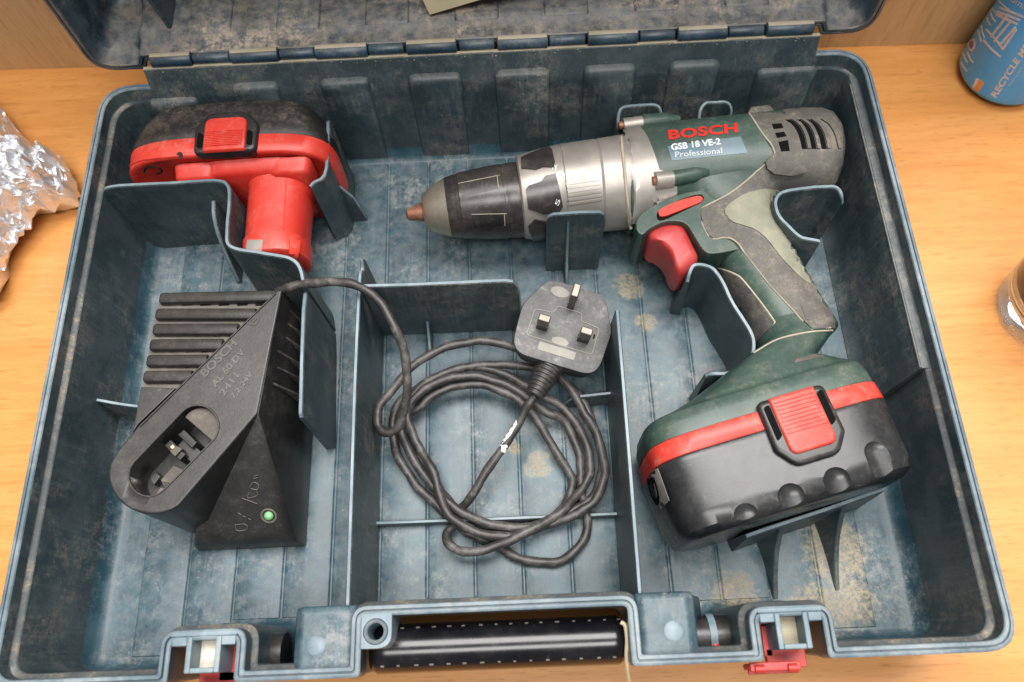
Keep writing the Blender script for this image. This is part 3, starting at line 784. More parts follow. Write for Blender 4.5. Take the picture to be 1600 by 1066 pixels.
# ------------------------------------------------------------------ cordless drill
ZC = 3.75
drill = empty('cordless_drill', (14, 5, 0.1), 'green and grey cordless drill with silver collar and black chuck in the open case', 'drill')
tipP = U(634, 337, ZC); axd = nrm(U(1316, 251, ZC)-tipP)
def rr_lathe(rows, zc=ZC, ang_n=48):
    return chords([(*r, None) if False else r for r in rows], zc, ang_n)
def round_chords(rows, zc=ZC, seg=48):
    """round sections: thickness equals the in-plane radius"""
    out = []
    for xa, ya, xb, yb in rows:
        A_, B_, h_ = fitted(U(xa, ya, zc), U(xb, yb, zc), 0, 2.0, True)
        out.append(section(A_, B_, h_, 2.0, seg))
    return out
mb = MB(); mb.loft(round_chords([(634, 331.5, 635.5, 341), (636, 327, 639, 345), (652, 319.5, 656, 345.5), (660, 316, 664, 347)]))
obj('chuck_jaw', mb, RUST, drill)
mb = MB(); mb.loft(round_chords([(659, 309, 665, 354), (661.5, 302.5, 668.5, 360), (676, 290, 686, 367), (693.6, 279, 706.5, 371.5)]))
obj('chuck_nose', mb, STEEL, drill)
mb = MB(); mb.loft(round_chords([(693.5, 280, 706, 372), (695, 278.3, 708, 372.4), (708, 273.4, 721.5, 374), (709, 274.3, 722, 373.4), (713, 272.8, 726, 373.8), (714, 271.2, 727.5, 374.6), (750, 263.5, 766, 375.3), (778, 258, 795, 374.8), (780, 258.8, 797, 374), (784, 258, 800, 373.6), (786, 257, 803, 374), (800, 255, 818, 372.6), (806, 256, 823, 371)]))
sleeve = obj('chuck_sleeve', mb, CHUCK, drill, angle=25)
mb = MB(); mb.loft(round_chords([(803, 249.5, 820, 371.5), (804.5, 245.5, 823, 375), (812, 243.2, 831, 376.2), (835, 236.5, 855, 374.5), (866, 228.6, 886, 369), (868.5, 228.5, 888.5, 368)]))
ringo = obj('torque_collar', mb, SILVER, drill, angle=25)
mb = MB(); mb.loft(round_chords([(867, 231, 887, 366), (869.4, 227.7, 890, 369.3), (922, 220.2, 943, 364.8), (924, 221.8, 945, 363.5)]))
sring = obj('speed_ring', mb, SILVER, drill, angle=25)
mb = MB(); mb.loft(round_chords([(923, 222, 944, 363.2), (926, 219.6, 947, 364.6), (964, 213.6, 985.5, 361.5), (970, 215, 991, 360)]))
sring2 = obj('speed_ring', mb, SILVER, drill, angle=25)
BODY = [(968, 208, 984, 369, 2.5, 2.1), (971, 204.5, 986, 371.5, 2.6, 2.1), (1000, 198, 1018, 360, 2.65, 2.2), (1060, 191, 1082, 345, 2.65, 2.3), (1130, 183, 1152, 335, 2.65, 2.4), (1200, 176, 1222, 334, 2.65, 2.5), (1262, 173, 1285, 332, 2.65, 2.5), (1277, 178, 1294, 324, 2.5, 2.5), (1290, 192, 1300, 307, 2.1, 2.5), (1299, 214, 1304, 284, 1.6, 2.4), (1303, 232, 1305, 268, 1.0, 2.2)]
mb = MB(); mb.loft(chords(BODY, ZC, 56))
body = obj('motor_housing', mb, GREEN, drill, angle=60)
mb = MB(); CAPR = [(1203, 175.5, 1225, 334.5, 2.68, 2.5), (1206, 174, 1229, 336, 2.74, 2.5), (1262, 171.5, 1286, 334, 2.72, 2.5), (1279, 176, 1297, 327, 2.58, 2.5), (1293, 189, 1304, 310, 2.18, 2.5), (1302, 213, 1308, 285, 1.68, 2.4), (1306.5, 232, 1309, 268, 1.0, 2.2)]
mb.loft(chords(CAPR, ZC, 56)); mcap = obj('motor_cap', mb, OVER, drill, angle=60)
HND = [(1040, 318, 1212, 292, 2.3, 2.3), (1085, 355, 1213, 318, 2.2, 2.3), (1098, 392, 1221, 352, 2.15, 3.0), (1119, 437, 1244, 396, 2.08, 2.7), (1146, 478, 1268, 440, 2.05, 2.3), (1164, 520, 1291, 480, 2.1, 2.3), (1176, 552, 1312, 516, 2.2, 2.3)]
mb = MB(); mb.loft(chords(HND, ZC, 48))
grip_ = obj('grip', mb, GREEN, drill, angle=60)
gp = [(992, 350), (1003, 335), (1030, 320), (1075, 303), (1140, 300), (1175, 345), (1165, 392), (1122, 401), (1101, 402), (1086, 380), (1070, 352), (1040, 350), (1014, 362), (1002, 374), (993, 366)]
gp = smooth_poly(gp, 2)
mb = MB(); a_ = [U2(x, y, ZC+1.5) for x, y in gp]
mb.loft([[(q[0], q[1], z) for q in a_] for z in (ZC-1.8, ZC+1.85)])
guard = obj('trigger_guard', mb, GREEN, drill, bevel=0.45, seg=4)
# foot of the grip and the battery on it, in the frame of the battery
ang = math.radians(14.0); ea = np.array([math.cos(ang), math.sin(ang), 0]); eb = np.array([math.sin(ang), -math.cos(ang), 0])
bc = U(1189, 638, 7.3); OB = np.array([bc[0], bc[1], ZC])+ea*0.42+eb*0.12
def bsec(b, ha, rw, n=5.0, a0=0.0, seg=64, w0=0.0):
    c = OB+eb*b+ea*a0+np.array([0, 0, w0])
    out = []
    for k in range(seg):
        t = 2*math.pi*k/seg; ct, st_ = math.cos(t), math.sin(t)
        out.append(c+ea*ha*math.copysign(abs(ct)**(2/n), ct)+np.array([0, 0, 1])*rw*math.copysign(abs(st_)**(2/n), st_))
    return out
mb = MB()
hr_ = chords([(1164, 522, 1293, 482, 2.05, 2.3), (1172, 552, 1312, 514, 2.3, 2.5)], ZC, 64)
mb.loft(hr_+[bsec(-2.4, 3.0, 2.75, 3.0, 1.25), bsec(-1.85, 4.1, 3.0, 3.4, 1.0), bsec(-1.5, 4.95, 3.12, 3.8, 0.65), bsec(-1.32, 5.3, 3.18, 4.2, 0.4), bsec(-1.24, 5.6, 3.38, 4.4, 0.15), bsec(-1.14, 5.7, 3.46, 4.5, 0.1), bsec(-0.6, 5.85, 3.56, 4.8, 0.03), bsec(-0.02, 5.88, 3.58, 5.0)])
foot = obj('grip_foot', mb, GREEN, drill, angle=50)
bp = None
mb = MB(); mb.loft([bsec(0.0, 5.86, 3.6, 5.0), bsec(0.06, 5.92, 3.64, 5.0), bsec(0.88, 5.95, 3.66, 5.2), bsec(0.92, 5.9, 3.62, 5.2)])
mb2 = MB(); mb2.loft([bsec(0.9, 5.9, 3.62, 5.2, seg=120), *[bsec(1.0+0.225*i, 5.97-0.01*i, 3.68-0.0033*i, 5.2, seg=120) for i in range(13)], bsec(4.25, 5.72, 3.55, 5.0, seg=120), bsec(4.55, 5.4, 3.25, 4.6, seg=120), bsec(4.65, 4.9, 2.8, 4.2, seg=120)])
bat = obj('battery_pack', mb2, BATB, drill, angle=50)
band = obj('battery_band', mb, RED, bat, angle=50)
cut = MB()
def ellipsoid(mb, c, ra, rb, rc, ex, ey, ez, n=20):
    rings = []
    for i in range(1, 10):
        th = math.pi*i/10
        rings.append([np.array(c)+math.cos(th)*np.array(ey)*rb+math.sin(th)*(math.cos(2*math.pi*k/n)*np.array(ex)*ra+math.sin(2*math.pi*k/n)*np.array(ez)*rc) for k in range(n)])
    mb.loft(rings)
for a, b0_ in ((-3.0, 3.75), (-0.75, 3.5), (1.5, 3.4), (3.8, 2.75)):
    rings = []
    for b_ in [b0_+0.62*(1-math.cos(t)) for t in np.linspace(0.12, math.pi/2, 9)]+[5.4]:
        q_ = min(1.0, max(0.0, (b_-b0_)/0.62)); r_ = math.sqrt(max(1e-4, 1-(1-q_)**2))
        rings.append([OB+ea*(a+0.66*r_*math.cos(2*math.pi*k/28))+eb*b_+np.array([0, 0, 3.72+0.33*r_*math.sin(2*math.pi*k/28)-0.12*max(0, b_-3.7)]) for k in range(28)])
    cut.loft(rings)
boolean(bat, cut)
def LB(a, b, w): return OB+ea*a+eb*b+np.array([0, 0, w])
def latch_unit(LBf, par, frame_mat, a0, w_top, b0, b1, ha):
    """battery release: black frame with a ribbed red button"""
    def outl(pa): return [LBf(a0+x, y, 0) for x, y in pa]
    fr = round_poly([(-ha-0.55, b0), (ha+0.55, b0), (ha+0.6, b1-0.9), (ha-0.1, b1), (-ha+0.1, b1), (-ha-0.6, b1-0.9)], [0.35, 0.35, 0.5, 0.7, 0.7, 0.5], 6)
    rings = []
    for dz, sc in ((-0.3, 1.0), (0.22, 1.0), (0.34, 0.95), (0.36, 0.86)):
        rings.append([LBf(a0+x*sc, (y-(b0+b1)/2)*sc+(b0+b1)/2, w_top+dz) for x, y in fr])
    mb = MB(); mb.loft(rings)
    f = obj('latch_frame', mb, frame_mat, par, angle=60)
    for s in (-1, 1):
        mb = MB(); pp = round_poly([(-0.16, b0+0.35), (0.16, b0+0.25), (0.16, b1-1.5), (-0.16, b1-1.25)], 0.12, 4)
        mb.loft([[LBf(a0+s*(ha+0.2)+x, y, w_top+z) for x, y in pp] for z in (0.2, 0.39)]); obj('frame_slot', mb, DARK, f)
    bt = round_poly([(-ha, b0+0.02), (ha, b0+0.02), (ha, b1-0.5), (-ha, b1-0.5)], [0.1, 0.1, 0.4, 0.4], 6)
    mb = MB(); rings = []
    for dz, sc in ((0.1, 1.0), (0.46, 1.0), (0.54, 0.96), (0.56, 0.9)):
        rings.append([LBf(a0+x*sc, (y-(b0+b1)/2)*sc+(b0+b1)/2, w_top+dz-0.05*(x/ha)**2) for x, y in bt])
    mb.loft(rings)
    b_ = obj('release_button', mb, RED, par, angle=60)
    n = 9; src = None
    for k in range(n):
        bb = b0+0.3+k*(b1-b0-1.6)/n
        if src is None:
            mb = MB(); mb.tube([LBf(a0-ha*0.86, bb, w_top+0.53), LBf(a0, bb, w_top+0.56), LBf(a0+ha*0.86, bb, w_top+0.53)], 0.05, 6)
            src = obj('grip_ridge', mb, RED, b_); ref = LBf(0, bb, 0)
        else: copy_part(src, b_, LBf(0, bb, 0)-ref)
    return f, b_
latch_unit(LB, bat, BLACK, 1.0, 3.62, -0.35, 2.95, 1.12)
# sticker on the left end of the battery
bv = bvh_of([bat])
mb = MB(); drape(mb, [(1017, 737), (1028, 732), (1046, 782), (1032, 796)], bv, 0.02, 6, skirt=0.02)
stk = obj('sticker', mb, PLUGD, bat)
mb = MB(); text_px(mb, 'G', (1035, 788), (1023, 745), 13, bv, 0.04, bold=0.02); obj('sticker_print', mb, DARK, stk)

bv = bvh_of([body, mcap, grip_, guard, foot])
# silver gearbox cover over the front of the housing
mb = MB(); drape(mb, [(968, 206), (1001, 199.5), (1012, 215), (1022, 240), (1030, 266), (1056, 274), (1058, 306), (1032, 316), (1006, 328), (994, 342), (992, 364), (984, 369.5), (976, 290)], bv, 0.09, 7)
obj('gearbox_cover', mb, SILVER, drill, angle=50)
# rubber overmould: rear cap and back of the grip
rear = [(1166, 172), (1213, 168), (1270, 166), (1294, 168), (1314, 185), (1324, 212), (1329, 250), (1325, 290), (1316, 318), (1290, 342), (1240, 342), (1232, 330), (1224, 340), (1232, 362), (1252, 400), (1276, 440), (1297, 484), (1304, 512), (1269, 515), (1249, 495), (1202, 444), (1180, 415), (1161, 391), (1150, 378), (1134, 371), (1115, 373), (1107, 368), (1098, 350), (1095, 336), (1098, 325), (1144, 300), (1190, 262), (1207, 247), (1209, 235), (1190, 205)]
mb = MB(); drape(mb, rear, bv, 0.07, 8, wrap=ZC-0.6)
om = obj('rubber_overmould', mb, OVER, drill, angle=60)
om['label'] = 'dusty grey rubber over the motor end and back of the grip'
mb = MB(); front = smooth_poly([(1122, 418), (1148, 428), (1160, 438), (1206, 496), (1208, 509), (1196, 520), (1180, 538), (1172, 548), (1150, 490), (1132, 445)], 1)
drape(mb, front, bv, 0.07, 8); obj('rubber_overmould', mb, OVER, drill, angle=60)
bv2 = bvh_of([body, mcap, grip_, om])
mb = MB(); drape(mb, smooth_poly([(1131, 330), (1140, 318), (1165, 302), (1190, 296), (1212, 296), (1226, 304), (1214, 318), (1208, 330), (1212, 345), (1226, 362), (1250, 400), (1276, 446), (1256, 440), (1222, 405), (1200, 375), (1180, 358), (1160, 352), (1142, 346)], 1), bv2, 0.05, 7, wrap=ZC-0.4)
obj('thumb_pad', mb, OLIVE, drill, angle=60)
# dust-filled seams
def seam(pts, r=0.05, bvv=None, par=drill, mat=GRIME, nm='seam_line'):
    mb = MB(); P = []
    for x, y in [p[:2] for p in catmull([(a, b, 0) for a, b in pts], 5)]:
        h, n = cast(x, y, bvv or bv2)
        if h is not None: P.append(h+n*0.02)
    if len(P) < 2: return None
    mb.tube(P, r, 6); return obj(nm, mb, mat, par)
seam([(1171, 177), (1190, 205), (1209, 234), (1206, 248), (1190, 262), (1144, 300), (1098, 325), (1094, 336), (1099, 352), (1107, 368), (1115, 373), (1134, 371), (1150, 378), (1165, 396), (1202, 444), (1249, 495), (1269, 515), (1297, 512)])
seam([(1122, 419), (1148, 428), (1165, 442), (1206, 496), (1208, 509), (1181, 538)])
seam([(1178, 552), (1215, 531), (1260, 520), (1300, 516)], bvv=bv)
seam([(970, 207), (974, 250), (980, 310), (987, 369)], 0.09, bvv=bvh_of([body, sring2]))
# vents of the motor end
vb = bvh_of([om, mcap])
for pl_ in ([(1206, 194), (1221, 193), (1224, 200), (1209, 202)], [(1211, 208), (1225, 206), (1229, 213), (1214, 216)], [(1216, 222), (1231, 219), (1234, 236), (1221, 238)]):
    mb = MB(); drape(mb, pl_, vb, 0.015, 5, skirt=0.02); obj('vent_slot', mb, DARK, om)
for k, x in enumerate((1230, 1245, 1261, 1277)):
    cur = [(x, 187), (x+13, 196), (x+22, 212), (x+27, 233)]
    top = catmull([(a, b, 0) for a, b in cur], 4)
    pl_ = [(p[0]-4, p[1]) for p in top]+[(p[0]+4, p[1]) for p in top[::-1]]
    mb = MB(); drape(mb, pl_, vb, 0.015, 5, skirt=0.02); obj('vent_slot', mb, DARK if k < 3 else GAPD, om)
    pl_ = [(p[0]+5, p[1]) for p in top]+[(p[0]+10, p[1]-1) for p in top[::-1]]
    mb = MB(); drape(mb, pl_, vb, 0.09, 5); obj('vent_bar', mb, OVER, om)
def blob(pts, r, bvv, nm, mat, par, n=12, sink=0.0):
    P = []
    for x, y in pts:
        h, nn = cast(x, y, bvv); P.append(h-nn*sink)
    mb = MB(); mb.tube(P, r, n); return obj(nm, mb, mat, par, angle=60)
# brush cover, top rail
mb = MB(); drape(mb, [(1194, 254), (1206, 243), (1222, 239), (1256, 239), (1261, 250), (1257, 268), (1235, 273), (1207, 270), (1197, 263)], bvh_of([body, mcap]), 0.3, 6); obj('brush_cover', mb, OVER, om, angle=50)
mb = MB(); mb.loft([[U(x, y, z) for x, y in ((1166, 181), (1172, 167), (1203, 163.5), (1214, 178))] for z in (2.4, 4.9)]); obj('rear_lug', mb, OVER, drill, bevel=0.15)
# screw bosses with screws
mb = MB(); P0, n0 = cast(1050, 280, bv); P1, n1 = cast(1112, 268, bv); P0 = P0-n0*0.12; P1 = P1-n1*0.35
mb.tube([P0, P0*0.4+P1*0.6, P1*0.93+P0*0.07, P1], [0.46, 0.46, 0.36, 0.1], 16); obj('screw_boss', mb, GREEN, drill, angle=60)
Pm, nm_ = cast(1022, 283, bv); mb = MB(); P2 = Pm+nm_*0.02; mb.tube([P2, P2+(P0-P2)*1.0], 0.5, 18); sb = obj('screw_sleeve', mb, SILVER, drill)
mb = MB(); dd = nrm(P0-P2); mb.lathe([(-0.16, 0.2), (-0.12, 0.26), (0.05, 0.26)], P2, dd, 14); obj('screw', mb, RUST, sb)
P0, P1, P2 = U(1004, 192, 4.4), U(1062, 186, 4.4), U(974, 196, 4.4)
mb = MB(); mb.tube([P0, P0*0.4+P1*0.6, P1], [0.5, 0.48, 0.2], 16); obj('screw_boss', mb, GREEN, drill, angle=60)
mb = MB(); mb.tube([P2, P0], 0.42, 16); sb = obj('screw_sleeve', mb, SILVER, drill)
mb = MB(); mb.lathe([(-0.3, 0.16), (-0.26, 0.24), (0.05, 0.24)], P2, nrm(P0-P2), 12); obj('screw', mb, RUST, sb)
# trigger and direction switch
tp = smooth_poly([(1007, 371), (1018, 361), (1040, 353), (1062, 353), (1072, 372), (1084, 398), (1091, 412), (1080, 424), (1062, 437), (1053, 432), (1044, 404), (1028, 388), (1012, 384)], 2)
mb = MB(); a_ = [U2(x, y, ZC+0.6) for x, y in tp]; cx_ = np.mean(a_, 0)
mb.loft([[(cx_[0]+(q[0]-cx_[0])*s, cx_[1]+(q[1]-cx_[1])*s, z) for q in a_] for z, s in ((ZC-1.2, 0.9), (ZC-0.9, 1), (ZC+0.7, 1), (ZC+1.2, 0.94), (ZC+1.42, 0.8), (ZC+1.48, 0.55))])
obj('trigger', mb, REDD, drill, angle=70)
mb = MB(); sw = smooth_poly([(1027, 333), (1036, 326), (1062, 315), (1094, 307), (1099, 316), (1070, 328), (1032, 343)], 2)
drape(mb, sw, bv, 0.16, 5); obj('direction_switch', mb, RED, drill, angle=70)
mb = MB(); swf = [(p[0]+(p[0]-1063)*0.07, 325+(p[1]-325)*1.28) for p in sw]
drape(mb, swf, bv, 0.03, 5); obj('switch_recess', mb, DARK, drill)
# writing on the housing
mb = MB(); text_px(mb, 'BOSCH', (1045, 218.5), (1153, 207), 13.5, bv, 0.05, bold=0.035, space=1.05); obj('brand_lettering', mb, TXTR, drill)
mb = MB(); drape(mb, [(1043, 229), (1157, 213.5), (1168, 239), (1050, 251)], bv, 0.02, 6, skirt=0.02); nb = obj('name_plate', mb, LABELM, drill)
mb = MB(); text_px(mb, 'GSB 18 VE-2', (1049, 235.5), (1126, 226), 9.5, bv, 0.05, bold=0.03); obj('model_lettering', mb, TXTG, nb)
mb = MB(); text_px(mb, 'Professional', (1055, 246.5), (1128, 240), 8.8, bv, 0.05); obj('series_lettering', mb, TXTG, nb)
# torque collar lugs and numbers, ribs on the speed ring, panels on the sleeve
bc_ = bvh_of([ringo])
for pl_ in ([(815, 264), (815, 248), (838, 238), (858, 231), (863, 236), (867, 254), (866, 262), (848, 262), (838, 266)], [(822, 296), (826, 291), (846, 284), (852, 276), (868, 272), (874, 295), (879, 322), (874, 330), (850, 334), (826, 326)], [(826, 352), (836, 342), (856, 346), (882, 342), (886, 362), (862, 371), (832, 374)]):
    mb = MB(); drape(mb, pl_, bc_, 0.12, 5); obj('collar_lug', mb, CHUCK, ringo, angle=50)
bc2 = bvh_of([ringo]+[o for o in ringo.children])
mb = MB(); text_px(mb, '2', (868, 268), (871, 258), 6, bc_, 0.04, bold=0.02); text_px(mb, '5', (872, 322), (876, 313), 6.5, bc2, 0.03, bold=0.0); obj('torque_number', mb, TXTG, ringo)
br = bvh_of([sring])
for k in range(6):
    t0 = k*6.2
    mb = MB(); drape(mb, [(880.5+k*0.9, 287+t0), (935.5+k*0.9, 279+t0), (936+k*0.9, 282+t0), (881+k*0.9, 290+t0)], br, 0.06, 5); obj('ring_rib', mb, SILVER, sring)
bs = bvh_of([sleeve])
for pl_ in ([(716, 287), (777, 275), (779, 295), (721, 307)], [(737, 335), (788, 334), (789, 353), (741, 355)]):
    mb = MB(); drape(mb, pl_, bs, 0.015, 5, skirt=0.02); obj('sleeve_flat', mb, BLACK, sleeve)
    seam([pl_[0], pl_[1], pl_[1]], 0.02, bs, sleeve, GRIME, 'sleeve_edge'); seam([pl_[1], pl_[2]], 0.02, bs, sleeve, GRIME, 'sleeve_edge')
mb = MB(); drape(mb, [(1241, 568), (1244, 561), (1300, 548), (1303, 554)], bvh_of([foot]), 0.03, 5); obj('foot_label', mb, OVER, drill)
mb = MB(); drape(mb, [(1251, 476), (1258, 474), (1270, 494), (1266, 501), (1259, 499)], vb, 0.03, 5); obj('rubber_mark', mb, OVER, drill)

# ------------------------------------------------------------------ spare battery
spare = empty('spare_battery', (-14, 13, 0.1), 'red and black spare drill battery with a round red stem in the upper left pocket', 'battery')
ang2 = math.radians(1.0); sa = np.array([math.cos(ang2), math.sin(ang2), 0]); sbv = np.array([math.sin(ang2), -math.cos(ang2), 0])
sc0 = U(345, 240, 7.5); OS = np.array([sc0[0]-0.05, sc0[1], 3.85])
def LS(a, b, w): return OS+sa*a+sbv*b+np.array([0, 0, w])
def ssec(b, ha, rw, n=4.0, a0=0.0, w0=0.0, seg=64):
    out = []
    for k in range(seg):
        t = 2*math.pi*k/seg; ct, st_ = math.cos(t), math.sin(t)
        out.append(LS(a0+ha*math.copysign(abs(ct)**(2/n), ct), b, w0+rw*math.copysign(abs(st_)**(2/n), st_)))
    return out
mb = MB(); mb.loft([ssec(-1.12, 5.8, 3.62), ssec(-1.2, 5.88, 3.68), ssec(-1.7, 5.84, 3.66), ssec(-2.4, 5.62, 3.62), ssec(-3.0, 5.3, 3.55), ssec(-3.6, 4.9, 3.4), ssec(-3.95, 4.5, 3.1), ssec(-4.05, 4.1, 2.7)]); obj('battery_case', mb, BATD, spare, angle=50)
mb = MB(); mb.loft([ssec(-1.15, 5.82, 3.66), ssec(-1.1, 5.9, 3.7), ssec(-0.1, 5.85, 3.68), ssec(0.0, 5.75, 3.6), ssec(0.02, 5.5, 3.4), ssec(-0.06, 5.4, 3.3)])
sband = obj('battery_band', mb, RED, spare, angle=50)
mb = MB(); mb.loft([ssec(-0.02, 3.1, 2.9, 5, 1.3, 0.1), ssec(0.55, 2.9, 2.7, 5, 1.3, 0.1), ssec(0.7, 2.6, 2.4, 5, 1.3, 0.1)]); obj('stem_base', mb, RED, spare, angle=50)
for a0 in (-1.75, 3.55):
    mb = MB(); mb.loft([ssec(0.0, 1.2, 1.2, 5, a0, 1.75), ssec(0.75, 1.1, 1.05, 5, a0, 1.75), ssec(0.9, 0.9, 0.85, 5, a0, 1.75)]); obj('guide_lug', mb, RED, spare, angle=50)
mb = MB(); mb.loft([ssec(0.3, 1.95, 1.95, 2.4, 2.55, 0.6), ssec(1.0, 1.78, 1.8, 2.4, 2.55, 0.6), ssec(4.2, 1.72, 1.75, 2.4, 2.5, 0.6), ssec(4.3, 1.85, 1.8, 2.4, 2.5, 0.55), ssec(5.3, 1.8, 1.75, 2.4, 2.5, 0.5), ssec(5.4, 1.6, 1.6, 2.4, 2.5, 0.5)])
stem = obj('battery_stem', mb, RED, spare, angle=50)
for a in (-0.45, 0.75):
    mb = MB(); mb.tube([LS(2.55+a, 0.9, 0.6+1.74-abs(a)*0.12), LS(2.5+a, 4.2, 0.6+1.69-abs(a)*0.12)], 0.07, 6); obj('stem_rib', mb, RED, stem)
bvs = bvh_of([stem])
mb = MB(); drape(mb, [(387, 375), (411, 375), (409, 392), (385, 392)], bvs, 0.03, 5); obj('contact_plate', mb, PLUGD, stem)
mb = MB(); drape(mb, [(452, 376), (466, 377), (464, 404), (450, 402)], bvs, 0.22, 5); obj('stem_clip', mb, RED, stem)
latch_unit(lambda a, b, w: LS(a, -b, w), spare, BLACK, 0.35, 3.64, -0.12, 2.5, 1.15)
bvb = bvh_of([sband])
for (x, y) in ((281, 242.5), (473, 252)):
    h, n = cast(x, y, bvb); mb = MB(); mb.lathe([(-0.1, 0.17), (0.03, 0.17)], h, n, 12); obj('screw_hole', mb, BLACK, sband)
seam([(225, 268), (228, 262), (238, 260), (250, 263), (252, 268), (244, 271)], 0.05, bvb, sband, BLACK, 'pen_mark')
seam([(190, 276), (200, 262), (220, 251), (250, 246.5), (280, 244)], 0.05, bvb, sband, RED, 'band_lip')

# ------------------------------------------------------------------ charger
CT = 6.35
charger = empty('battery_charger', (-14, -3.5, 0.1), 'black battery charger with round socket and slatted vents in the left compartment', 'charger')
def PX(pts, z): return [U2(x, y, z) for x, y in pts]
nose = [(237+68*math.cos(t), 741+62*math.sin(t)) for t in np.linspace(math.radians(52), math.radians(196), 16)]
plat = [(432, 453), (441, 452), (402, 646)]+nose+[(186, 700), (205, 678), (216, 664)]
pp = PX(plat, CT)
mb = MB(); mb.loft([[(q[0], q[1], z) for q in pp] for z in (0.12, CT)])
plat_o = obj('charger_top', mb, CHARG, charger, bevel=0.12, seg=3)
bake(plat_o)
stad = [(309+33*math.cos(t), 666+33*math.sin(t)) for t in np.linspace(math.radians(-138), math.radians(42), 12)]+[(233+32*math.cos(t), 744+32*math.sin(t)) for t in np.linspace(math.radians(42), math.radians(222), 12)]
sp_ = PX(stad, CT)
c = MB(); c.loft([[(q[0], q[1], z) for q in sp_] for z in (4.3, 8)]); boolean(plat_o, c)
def inner(pts, z0, z1, nm, mat, par=plat_o, bev=0.04):
    mb = MB(); a_ = PX(pts, CT); mb.loft([[(q[0], q[1], z) for q in a_] for z in (z0, z1)]); return obj(nm, mb, mat, par, bevel=bev)
hm = [(311+30*math.cos(t), 664+30*math.sin(t)) for t in np.linspace(math.radians(-150), math.radians(52), 14)]
mb = MB(); mb.tube([(q[0], q[1], CT-0.005) for q in sp_+sp_[:1]], 0.055, 6); obj('socket_lip', mb, CHARG, plat_o)
inner(hm, 4.25, CT-0.3, 'socket_shelf', FINM)
inner([(258, 690), (274, 672), (299, 696), (283, 714)], 4.25, 5.15, 'contact_block', CHARG)
inner([(246, 690), (256, 680), (280, 704), (270, 714)], 4.25, 5.6, 'contact_block', BLACK)
inner([(266, 672), (276, 663), (297, 684), (288, 693)], 4.25, 5.5, 'contact_block', BLACK)
inner([(256, 700), (266, 691), (277, 696), (265, 709)], 5.3, 5.75, 'contact_tab', FINM)
inner([(258, 694), (263, 690), (266, 694), (262, 698)], 5.6, 5.85, 'contact_chip', CREAM)
inner([(288, 722), (302, 708), (312, 715), (297, 731)], 4.25, 5.5, 'contact_block', EMB)
inner([(226, 738), (248, 714), (280, 728), (262, 752), (240, 762)], 4.25, 4.65, 'socket_base', FINM)
inner([(222, 764), (232, 752), (250, 762), (240, 772)], 4.25, 5.0, 'contact_tab', GAPD)
inner([(236, 744), (246, 746), (262, 762), (256, 768)], 4.25, 5.2, 'contact_block', CHARG)
inner([(212, 738), (222, 726), (230, 734), (219, 748)], 4.25, 4.9, 'contact_block', CHARG)
# slatted side
ven = [(430, 455), (252, 458), (238, 490), (228, 560), (219, 606), (208, 672), (214, 668)]
vp = PX(ven, CT-0.25)
mb = MB(); mb.loft([[(q[0], q[1], z) for q in ccw(vp)] for z in (0.12, CT-0.45)]); obj('vent_floor', mb, GAPD, charger)
mb = MB(); pq = PX([(219, 604), (274, 606), (215, 662), (206, 676)], CT); mb.loft([[(q[0], q[1], z) for q in pq] for z in (0.12, CT-0.05)]); obj('side_panel', mb, CHARG, charger, bevel=0.05)
lefts = [(248, 462), (242, 486.5), (238, 510.5), (233, 535), (228, 559.5), (223, 584.5)]; rights = [(434, 458), (398, 486.5), (370, 510), (346, 534), (322, 559), (298, 584)]
for i, (l, r) in enumerate(zip(lefts, rights)):
    A_, B_ = U(l[0], l[1]+3, CT-0.1), U(r[0], r[1]+3, CT-0.1)
    mb = MB(); e = nrm(B_-A_); rings = []
    f = np.cross([0, 0, 1.0], e)
    for t, s in ((0, 0.7), (0.05, 0.9), (0.15, 1), (np.linalg.norm(B_-A_), 1)):
        rings.append([A_+e*t+f*y*s+np.array([0, 0, z-(1-s)*0.25]) for y, z in ((-0.31, -6.1), (-0.32, -0.2), (-0.29, -0.05), (-0.22, 0.0), (0.22, 0.0), (0.29, -0.05), (0.32, -0.2), (0.31, -6.1))])
    mb.loft(rings); obj('vent_slat', mb, CHARG, charger, angle=60)
    n = max(2, int((r[0]-l[0])/28)); bvg = None
    for k in range(n):
        x = l[0]+16+k*(r[0]-l[0]-14)/n
        mb = MB(); q = U(x, l[1]+14.3, CT-0.42); mb.box(q, (0.55, 0.09, 0.04)); obj('vent_slot', mb, DARK, charger)
# right flank, sloping front panel
hullp = [U(440, 452, CT-0.02), U(403, 645, CT-0.05), U(435, 831, 2.2), U(306, 829, 2.2)]
bx0, bx1, by0 = -16.2, -10.4, -9.55
def hull(pts):
    bm = bmesh.new()
    for p in pts: bm.verts.new(tuple(p))
    r = bmesh.ops.convex_hull(bm, input=bm.verts)
    bmesh.ops.delete(bm, geom=[g for g in r['geom_interior'] if isinstance(g, bmesh.types.BMVert)], context='VERTS')
    bmesh.ops.dissolve_limit(bm, angle_limit=math.radians(2), verts=bm.verts, edges=bm.edges)
    bm.verts.index_update(); mb = MB(); mb.add([v.co[:] for v in bm.verts], [tuple(v.index for v in f.verts) for f in bm.faces]); bm.free(); return mb
A_ = hullp[0]; Bt = hullp[1]
pts = [A_, Bt, hullp[2], hullp[3], (A_[0], A_[1], 0.12), (bx1, A_[1], 0.12), (bx1, A_[1], 3.0), (bx1, by0, 0.12), (bx1-0.1, by0+0.05, 1.5), (-16.25, by0, 0.12), (-16.0, by0+0.1, 1.3), (-14, 1, 0.12)]
flank = obj('charger_flank', hull(pts), CHARG, charger, bevel=0.1, seg=3)
